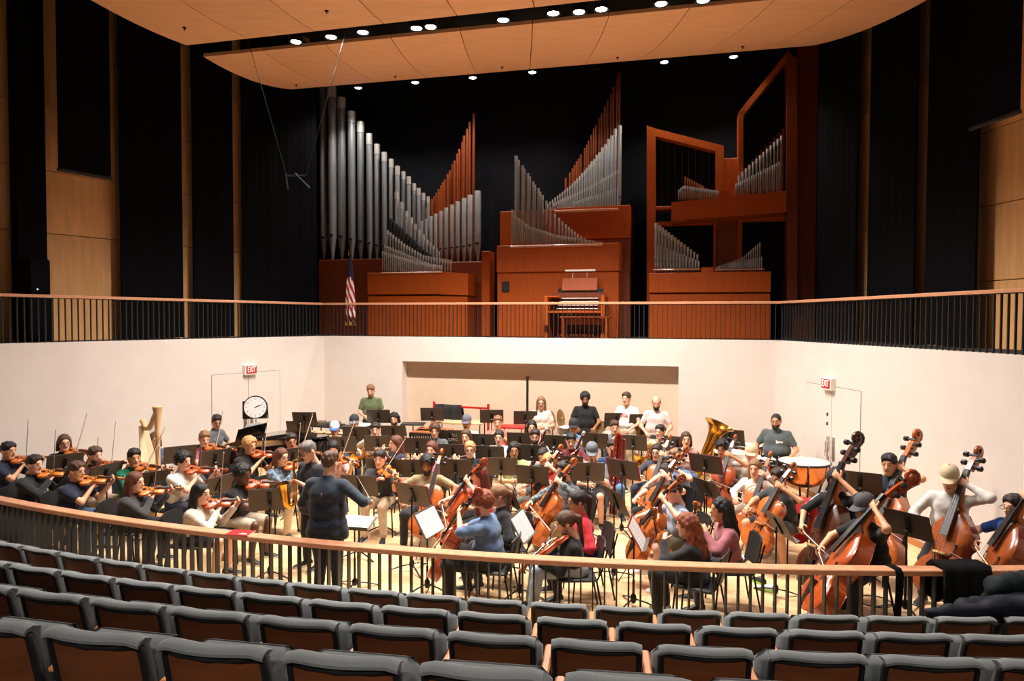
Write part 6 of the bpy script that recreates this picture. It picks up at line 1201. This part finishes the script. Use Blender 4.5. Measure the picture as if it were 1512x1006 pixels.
for x, y in ((-.62, .2), (.62, .2), (-.3, 1.85)): mk('leg', MB().lathe([(.03, .05), (.05, .08), (.045, .35), (.075, .62)], 10, 0, T(x, y, 0)).lathe([(.03, 0), (.03, .06)], 10, 0, T(x, y, 0)).mesh('leg', m_gloss), pia)
mk('pedal_lyre', MB().rbox((0, .2, .35), (.2, .06, .5), .02).box((0, .1, .08), (.16, .2, .02)).mesh('pedal_lyre', m_gloss), pia)
# ================================================================= harp
ha = 47; hf = Vector((math.sin(math.radians(ha)), -math.cos(math.radians(ha)), 0)); hb = atd(233, 650, 11.15) - hf * .78; HMx = T(hb.x, hb.y, 0) @ RZ(ha + 180)
harp = thing('harp', 'pale wooden pedal harp with fluted column', 'harp', HMx); m_spruce = mat('harp_spruce', srgb(232, 204, 160), .45, noise=.08, nscale=5, stretch=(6, 6, 1)); m_hm = mat('harp_maple', srgb(214, 170, 124), .35, noise=.1, nscale=6, stretch=(4, 4, 1))
col = MB(); col.lathe([(.055, .0), (.06, .12), (.042, .2), (.038, 1.35), (.045, 1.38), (.045, 1.44), (.04, 1.47), (.055, 1.7), (.075, 1.84), (.08, 1.86), (.06, 1.875)], 16, 0, T(0, .78, 0)); mk('column', col.mesh('column', m_hm), harp)
mk('neck', MB().tube([(0, .78, 1.76), (0, .66, 1.70), (0, .52, 1.56), (0, .40, 1.46), (0, .28, 1.44), (0, .18, 1.50), (0, .10, 1.56), (0, .06, 1.53)], [.045, .045, .04, .038, .038, .042, .045, .03], 10).mesh('neck', m_hm), harp)
V = []
for t in (0, .25, .5, .75, 1):
    y = .10 + .55 * t; z = 1.48 - 1.30 * t; w = .06 + .15 * t; d = .06 + .08 * t
    V += [(-w, y + .02, z), (w, y + .02, z), (w * .8, y - d, z - d * .5), (-w * .8, y - d, z - d * .5)]
fs = [(4 * i + j, 4 * i + 4 + j, 4 * i + 4 + (j + 1) % 4, 4 * i + (j + 1) % 4) for i in range(4) for j in range(4)] + [(0, 1, 2, 3), (19, 18, 17, 16)]
mk('soundbox', MB().add(V, fs).mesh('soundbox', m_spruce, 30), harp); mk('base', MB().rbox((0, .66, .09), (.44, .46, .18), .05).mesh('base', m_hm), harp)
mb = MB()
for i in range(24):
    t = i / 23; mb.tube([(0, .14 + .48 * t, 1.42 - 1.18 * t), (0, .12 + .60 * t, 1.5 if t < .1 else 1.43 + .22 * max(0, t - .45) / .55)], .0012, 4)
mk('strings', mb.mesh('strings', m_string), harp); mb = MB()
for i in range(24): t = i / 23; mb.tube([(-.05, .12 + .6 * t, 1.47 + .22 * max(0, t - .45) / .55), (.05, .12 + .6 * t, 1.47 + .22 * max(0, t - .45) / .55)], .005, 5)
mk('tuning_pins', mb.mesh('tuning_pins', m_brass), harp)
# ================================================================= percussion
def bar_instrument(name, px, py, rz, L, n, mbar, mres, label, zb=.92, res=True, dep=.7):
    p = atz(px, py, zb); root = thing(name, label, 'percussion', T(p.x, p.y, 0) @ RZ(rz))
    for k in range(2): 
        row = n if k == 0 else n - 3
        for i in range(row):
            if k and i % 7 in (2, 6): continue
            t = i / n; l = dep * (.62 - .28 * t); x = -L / 2 + (i + .5 + k * .5) * L / n
            mk('tone_bar', MB().rbox((x, (-.16 if k == 0 else .16) * (1 - .3 * t), zb + k * .03), (L / n * .82, l * .62, .02), .004).mesh('tone_bar', mbar, 0), root)
    if res:
        for i in range(n): t = i / n; mk('resonator', MB().tube([(-L / 2 + (i + .5) * L / n, -.14 * (1 - .3 * t), zb - .04), (-L / 2 + (i + .5) * L / n, -.14 * (1 - .3 * t), zb - .52 + .3 * t)], L / n * .4, 8).mesh('resonator', mres), root)
    for s in (-1, 1):
        mk('rail', MB().box((0, s * .26, zb - .04), (L, .03, .06)).mesh('rail', m_blkp, 0), root)
        mk('end_frame', MB().rbox((s * (L / 2 + .02), 0, zb - .06), (.05, dep * .9, .1), .01).mesh('end_frame', m_blkp), root)
        for q in (-1, 1): mk('leg', MB().tube([(s * (L / 2 + .02), q * dep * .4, zb - .1), (s * (L / 2 + .02), q * dep * .4, .05)], .02).lathe([(.03, 0), (.03, .06)], 8, 0, T(s * (L / 2 + .02), q * dep * .4, 0)).mesh('leg', m_blk), root)
    return root
bar_instrument('marimba', 472, 642, -14.4, 1.75, 26, mat('marimba_bar', srgb(226, 190, 140), .4), m_brass, 'marimba with pale bars and golden resonator tubes', zb=.86)
bar_instrument('xylophone', 645, 637, -14.4, 1.0, 20, mat('rosewood_bar', srgb(196, 104, 52), .4), m_blk, 'xylophone with orange brown bars', dep=.55, zb=.9)
def ptable(name, px, py, w, d, h, m, label, rz=-14.4, cat='table'):
    p = atz(px, py, h); root = thing(name, label, cat, T(p.x, p.y, 0) @ RZ(rz)); mk('table_top', MB().rbox((0, 0, h - .02), (w, d, .04), .01).mesh('table_top', m), root)
    for a in (-1, 1):
        for b in (-1, 1): mk('leg', MB().tube([(a * (w / 2 - .04), b * (d / 2 - .04), h - .04), (a * (w / 2 - .04), b * (d / 2 - .04), 0)], .014).mesh('leg', m if m is m_red else m_blk), root)
    return root, p
tb1, tp1 = ptable('percussion_table', 484, 627, .62, .45, 1.0, m_blkp, 'black percussion table behind the marimba'); m_bronze = mat('cymbal_bronze', srgb(150, 122, 80), .3, metal=.9, noise=.15, nscale=20)
m_tab = mat('drum_dark', srgb(92, 82, 74), .4)
for k, (dx, r) in enumerate(((-.17, .13), (.15, .15))):
    q = tp1 + U * dx; tag(mk('hand_drum', MB().lathe([(r, 0), (r, .06), (r * .98, .065), (r * .5, .075)], 20).mesh('hand_drum', m_tab), None, T(q.x, q.y, 1.0)), ('smaller' if k == 0 else 'larger') + ' dark round hand drum on the black percussion table', 'drum')
tb2, tp2 = ptable('percussion_table', 527, 630, .75, .4, .98, m_blkp, 'black table in front of the percussionist in green'); tag(mk('folded_towel', MB().rbox((.1, 0, .035), (.38, .3, .06), .025).mesh('folded_towel', m_white), None, T(tp2.x, tp2.y, .98) @ RZ(-14.4)), 'white folded towel on the black percussion table', 'towel')
p = atz(610, 626, 1.0); trp = thing('trap_stand', 'flat black accessory tray on a single post beside the niche', 'stand', T(p.x, p.y, 0)); mk('tray', MB().rbox((0, 0, 1.0), (.52, .36, .03), .008).mesh('tray', m_blkp), trp); mk('post', MB().tube([(0, 0, .05), (0, 0, .99)], .016).mesh('post', m_chrome), trp)
for i in range(3): a = i * 2.094; mk('leg', MB().tube([(0, 0, .25), (.25 * math.cos(a), .25 * math.sin(a), 0)], .01).mesh('leg', m_chrome), trp)
# red chime frame with a black cloth
pA = atd(641, 593, 15.75); pB = atd(721, 598, 15.3); fx = (pB - pA).normalized(); fl = (pB - pA).length; zt = pA.z
rf = thing('red_frame', 'red metal frame standing in front of the niche', 'frame', T(pA.x, pA.y, 0) @ RZ(math.degrees(math.atan2(fx.y, fx.x))))
for x in (0, fl): mk('post', MB().rbox((x, 0, zt / 2), (.05, .05, zt), .008).mesh('post', m_red), rf); mk('foot', MB().rbox((x, 0, .03), (.06, .6, .05), .01).mesh('foot', m_red), rf)
mk('top_bar', MB().rbox((fl / 2, 0, zt - .1), (fl, .035, .045), .006).mesh('top_bar', m_red), rf); mk('low_bar', MB().rbox((fl / 2, 0, .3), (fl, .035, .045), .006).mesh('low_bar', m_red), rf); mk('corner_brace', MB().tube([(fl - .2, 0, zt - .12), (fl, 0, zt - .3)], .014).mesh('corner_brace', m_red), rf)
def draped(M, L, prof, th, m, name, label, cat, wob=.02, n=18, seed=1, smooth=70):
    r = random.Random(seed); V = []; fs = []; k = len(prof); ph = [r.random() * 6 for _ in range(4)]
    for side in (0, 1):
        for i in range(n + 1):
            x = L * i / n
            for j, (y, z) in enumerate(prof):
                s = abs(j - k / 2) / (k / 2); w = wob * s * (math.sin(i * 1.1 + ph[0]) + .6 * math.sin(i * 2.3 + ph[1] + j * .4)); e = .06 * s * math.sin(i * .55 + ph[2]) * (1 if j in (0, k - 1) else .3)
                sg = -1 if j < k / 2 else 1; V.append((x + .02 * math.sin(j + ph[3]), y + sg * (w + wob + side * th), z + e + (side * th if s < .35 else 0)))
    m_ = k * (n + 1)
    for side in (0, 1):
        for i in range(n):
            for j in range(k - 1): a = side * m_ + i * k + j; q = (a, a + 1, a + k + 1, a + k); fs.append(q if side == 0 else q[::-1])
    for i in range(n):
        for j in (0, k - 1): a = i * k + j; fs.append((a, a + k, m_ + a + k, m_ + a))
    for j in range(k - 1):
        for i in (0, n): a = i * k + j; fs.append((a, m_ + a, m_ + a + 1, a + 1))
    return tag(mk(name, MB().add(V, fs).mesh(name, m, smooth), None, M), label, cat)
m_cov = mat('black_cover', (.012, .012, .013), .55, noise=.3, nscale=8, bump=.3, bscale=12)
draped(T(pA.x, pA.y, zt - .08) @ RZ(math.degrees(math.atan2(fx.y, fx.x))) @ T(.06, 0, 0), .66, [(-.04, -.36), (-.05, -.2), (-.04, -.05), (0, .02), (.04, -.05), (.05, -.2), (.04, -.3)], .01, m_cov, 'black_cloth', 'black cloth draped over the red frame', 'cloth', .015)
ptable('percussion_table', 680, 622, 1.1, .45, 1.02, mat('pale_wood', srgb(224, 190, 146), .5), 'pale wooden table in front of the red frame')
ptable('percussion_cart', 757, 629, .55, .4, 1.0, m_red, 'red metal percussion cart behind the trumpeter in salmon polo')
p = atz(779, 607, 1.3); pole = thing('pole_stand', 'tall thin black pole standing before the niche', 'stand', T(p.x, p.y + .25, 0)); mk('pole', MB().tube([(0, 0, 0), (0, 0, 2.0)], .028).mesh('pole', m_blkp), pole); mk('pole_cap', MB().lathe([(.03, 1.97), (.045, 2.0), (.045, 2.05), (.02, 2.08)], 12).mesh('pole_cap', mat('pole_cap_red', srgb(70, 26, 20), .4)), pole); mk('foot', MB().lathe([(.2, 0), (.2, .02), (.04, .05)], 16).mesh('foot', m_blkp), pole)
def drum(px, py, r, h, z, m, label, name='snare_drum'):
    p = atz(px, py, z); root = thing(name, label, 'drum', T(p.x, p.y, 0)); mk('shell', MB().lathe([(r, z - h), (r, z - .01)], 24).mesh('shell', m), root); mk('drum_head', MB().lathe([(r * .99, z - .012), (r * .99, z), (r * .5, z + .001)], 24).mesh('drum_head', m_white), root)
    for zz in (z - .012, z - h + .01): mk('hoop', MB().tube([(r * 1.02 * math.cos(a), r * 1.02 * math.sin(a), zz) for a in [i * math.pi / 12 for i in range(24)]], .009, 6, closed=True).mesh('hoop', m_chrome), root)
    for i in range(3): a = i * 2.094 + .5; mk('leg', MB().tube([(r * .5 * math.cos(a), r * .5 * math.sin(a), z - h), (r * 1.1 * math.cos(a), r * 1.1 * math.sin(a), 0)], .011).mesh('leg', m_chrome), root)
drum(836, 630, .2, .16, .95, m_steel, 'snare drum beside the percussionist in cream'); drum(866, 634, .18, .15, .92, m_tab, 'small dark drum before the percussionist in black'); drum(905, 640, .30, .35, .85, mat('drum_cream', srgb(226, 214, 196), .4), 'wide pale drum before the percussionist in white', 'tom_drum'); drum(960, 641, .25, .3, .85, m_tab, 'dark tom drum before the percussionist in pink polo', 'tom_drum')
def cymbal(px, py, r, z, tilt, yaw, label):
    p = atz(px, py, z); root = thing('suspended_cymbal', label, 'cymbal', T(p.x, p.y, 0)); mk('plate', MB().lathe([(r, -.012), (r * .5, .012), (r * .2, .022), (r * .17, .04), (.01, .052)], 28, 0, T(0, 0, z) @ RZ(yaw) @ Matrix.Rotation(math.radians(tilt), 4, 'X')).mesh('plate', m_bronze), root)
    mk('post', MB().tube([(0, .03, .05), (0, .03, z)], .012).mesh('post', m_blk), root)
    for i in range(3): a = i * 2.094; mk('leg', MB().tube([(0, .03, .3), (.28 * math.cos(a), .03 + .28 * math.sin(a), 0)], .009).mesh('leg', m_blk), root)
cymbal(816, 621, .22, 1.05, 78, 65, 'bronze cymbal set on edge beside the percussionist in cream'); cymbal(829, 619, .22, 1.1, 80, 62, 'bronze cymbal set on edge nearer the percussionist in black'); cymbal(880, 632, .24, 1.0, 35, -40, 'tilted bronze cymbal before the percussionist in white'); cymbal(944, 635, .24, 1.0, 80, 0, 'bronze cymbal standing upright before the percussionist in pink')
m_copperb = mat('timpani_copper', srgb(226, 140, 84), .22, metal=1.0, noise=.1, nscale=4)
def timpani(px, py, r, z, label):
    p = atz(px, py, z); root = thing('timpani', label, 'timpani', T(p.x, p.y, 0)); d = r * 1.05
    mk('kettle', MB().lathe([(.05, z - d), (r * .45, z - d * .97), (r * .75, z - d * .8), (r * .92, z - d * .5), (r * .96, z - .04)], 32).mesh('kettle', m_copperb), root); mk('drum_head', MB().lathe([(r * .99, z - .01), (r * .99, z), (r * .5, z + .002)], 32).mesh('drum_head', mat('calf_head', srgb(242, 226, 200), .6)), root)
    mk('hoop', MB().tube([(r * 1.02 * math.cos(a), r * 1.02 * math.sin(a), z - .02) for a in [i * math.pi / 20 for i in range(40)]], .02, 6, closed=True).mesh('hoop', m_blk), root)
    for i in range(6):
        a = i * math.pi / 3 + .3; c, s = math.cos(a), math.sin(a); mk('strut', MB().tube([(r * 1.03 * c, r * 1.03 * s, z - .03), (r * 1.0 * c, r * 1.0 * s, z - .35), (r * .62 * c, r * .62 * s, .12)], [.014, .016, .02], 6).mesh('strut', m_blk), root); mk('tension_rod', MB().tube([(r * 1.05 * c, r * 1.05 * s, z + .02), (r * 1.05 * c, r * 1.05 * s, z - .14)], .007, 6).mesh('tension_rod', m_chrome), root)
    mk('base', MB().lathe([(r * .75, 0), (r * .75, .06), (r * .5, .14), (.06, .2)], 20).mesh('base', m_blk), root); mk('pedal', MB().rbox((0, -r * .75, .1), (.12, .3, .03), .01).mesh('pedal', m_blk), root)
timpani(1187, 681, .42, .86, 'largest copper timpani beside the cream double door'); timpani(1114, 677, .36, .86, 'copper timpani directly in front of the timpanist'); timpani(1077, 667, .31, .86, 'mid sized timpani behind the cellist in white t-shirt'); timpani(1104, 657, .28, .86, 'smallest timpani under the tall music stand')
# ================================================================= clock on a pole
p = atd(377.5, 601, 13.9); yaw = math.degrees(math.atan2(p.x, -(-p.y))) ; ck = thing('clock_on_pole', 'round white clock in a black mount on a thin pole', 'clock', T(p.x, p.y, 0) @ RZ(14)); cz = p.z
mk('mount', MB().prism([(-.25, -.24), (.25, -.24), (.23, .06), (.16, .16), (-.16, .12), (-.25, .12)], -.03, .03, 0, T(0, 0, cz) @ Matrix.Rotation(math.pi / 2, 4, 'X')).mesh('mount', m_blkp), ck); CM = T(0, -.05, cz) @ Matrix.Rotation(math.pi / 2, 4, 'X')
rm = mk('rim', MB().lathe([(.235, -.03), (.235, .02), (.215, .025)], 36, 0, CM).mesh('rim', m_blkp), ck); dl = mk('dial', MB().lathe([(.215, .0), (.215, .026)], 36, 0, CM).mesh('dial', mat('dial_white', srgb(250, 248, 244), .6)), ck); m_dig = mat('dial_grey', srgb(120, 120, 120), .6)
for h_ in range(1, 13): a = math.radians(90 - 30 * h_); mk('numeral', text_mesh(str(h_), .052, m_dig, .0006), dl, CM @ T(.172 * math.cos(a), .172 * math.sin(a), .0275))
for L_, w_, ang in ((.11, .012, 28), (.17, .008, 22)): a = math.radians(ang); mk('clock_hand', MB().box((L_ / 2 - .02, 0, .03), (L_, w_, .003), 0, CM @ Matrix.Rotation(a, 4, 'Z')).mesh('clock_hand', m_blkp, 0), dl)
mk('pole', MB().tube([(0, .02, 0), (0, .02, cz - .2)], .012).mesh('pole', m_chrome), ck); mk('foot', MB().lathe([(.2, 0), (.2, .02), (.02, .04)], 18).mesh('foot', m_blk), ck)
# ================================================================= things on the rail and seats
def railpt(px, py): q = atz(px, py, RH) - RC; return math.atan2(q.x, -q.y)
a = railpt(350, 790); q = arc(RR, a); bk = thing('booklet', 'red booklet lying on the wooden railing cap', 'booklet', T(q.x, q.y, RH) @ RZ(math.degrees(a) + 8)); mk('cover', MB().box((0, 0, .006), (.28, .2, .008)).mesh('cover', m_redf, 0), bk); mk('pages', MB().box((.003, 0, .006), (.276, .196, .005)).mesh('pages', m_paper, 0), bk); mk('cover_print', MB().box((.06, -.05, .0105), (.1, .012, .0006)).box((.06, -.02, .0105), (.07, .01, .0006)).mesh('cover_print', m_white, 0), bk)
a0_ = railpt(1386, 842); a1_ = railpt(1456, 842); q = arc(RR, a0_); L_ = (a1_ - a0_) * RR
draped(T(q.x, q.y, RH) @ RZ(math.degrees((a0_ + a1_) / 2)), L_, [(-.13, -.62), (-.14, -.4), (-.12, -.2), (-.09, -.03), (-.05, .025), (.05, .025), (.09, -.03), (.1, -.2), (.1, -.35)], .03, mat('black_coat', (.004, .004, .0045), .9, spec=.15, bump=.4, bscale=10), 'coat', 'black coat hung over the stage railing', 'coat', .02, 16, 3)
a0_ = railpt(1318, 842); q = arc(RR, a0_); draped(T(q.x, q.y, RH) @ RZ(math.degrees(a0_)), .07, [(-.10, -.5), (-.10, -.2), (-.085, -.03), (-.05, .012), (.05, .012), (.085, -.03), (.1, -.2)], .006, m_black, 'strap', 'black strap hanging over the stage railing', 'strap', .004, 4, 5)
def heap(px, py, z, prims, m, name, label, vox=.03):
    p = atz(px, py, z); V, Q = nets(*grid_field([(np.array(a_) + [p.x, p.y, z], np.array(b_) + [p.x, p.y, z], r1, r2) for a_, b_, r1, r2 in prims], vox, .06, lambda F_, X, Y, Z: F_ + .018 * np.sin(26 * X + 11 * Z) * np.sin(19 * Y + 13 * X)), vox)
    return tag(mk(name, np_mesh(name, V, Q, [m])), label, 'jacket')
heap(1450, 893, .80, [((-.5, -.05, -.06), (.1, -.1, 0), .05, .09), ((.1, -.1, 0), (.7, -.1, .06), .09, .12), ((-.1, .1, -.1), (.6, .1, -.05), .1, .14)], mat('navy_padded', srgb(15, 19, 30), .7, spec=.25, bump=.3, bscale=8), 'padded_jacket', 'dark navy padded jacket heaped across the front row seats'); heap(1500, 868, .86, [((-.15, 0, 0), (.3, 0, .02), .12, .14), ((-.12, .1, -.2), (.2, .1, -.2), .12, .12)], mat('teal_padded', srgb(16, 26, 30), .7, spec=.25, bump=.3, bscale=8), 'padded_jacket', 'dark teal padded jacket on the front row seat beside the coat')
# red jacket on a chair back, shoes on the floor
p = atz(1150, 706, 1.16); rz_ = -58; f_ = Vector((math.sin(math.radians(rz_)), -math.cos(math.radians(rz_)), 0)); c = p - f_ * (.115 + .31)
draped(T(c.x, c.y, .84) @ RZ(rz_ + 180) @ T(-.23, 0, 0), .46, [(-.05, -.62), (-.07, -.4), (-.06, -.15), (-.03, -.02), (0, .01), (.03, -.03), (.05, -.2)], .02, mat('red_jacket', srgb(206, 30, 38), .8, bump=.3, bscale=14), 'jacket', 'red jacket hung on the chair of the cellist in dark grey', 'jacket', .02, 12, 8)
for i, (x, y) in enumerate(((1122, 862), (1136, 874))):
    q = atz(x, y, 0); s_ = thing('sneaker', 'white and green sneaker lying on the stage floor ' + ('beside a black strap' if i else 'behind its pair'), 'shoe', T(q.x, q.y, 0) @ RZ(25 + 20 * i)); o = mk('upper', SHOE, s_); setmat(o, mat('sneaker_white', srgb(226, 228, 220), .6) if i else m_blkp); o2 = mk('sole', SOLE, s_); setmat(o2, mat('sneaker_green', srgb(140, 200, 70), .6))
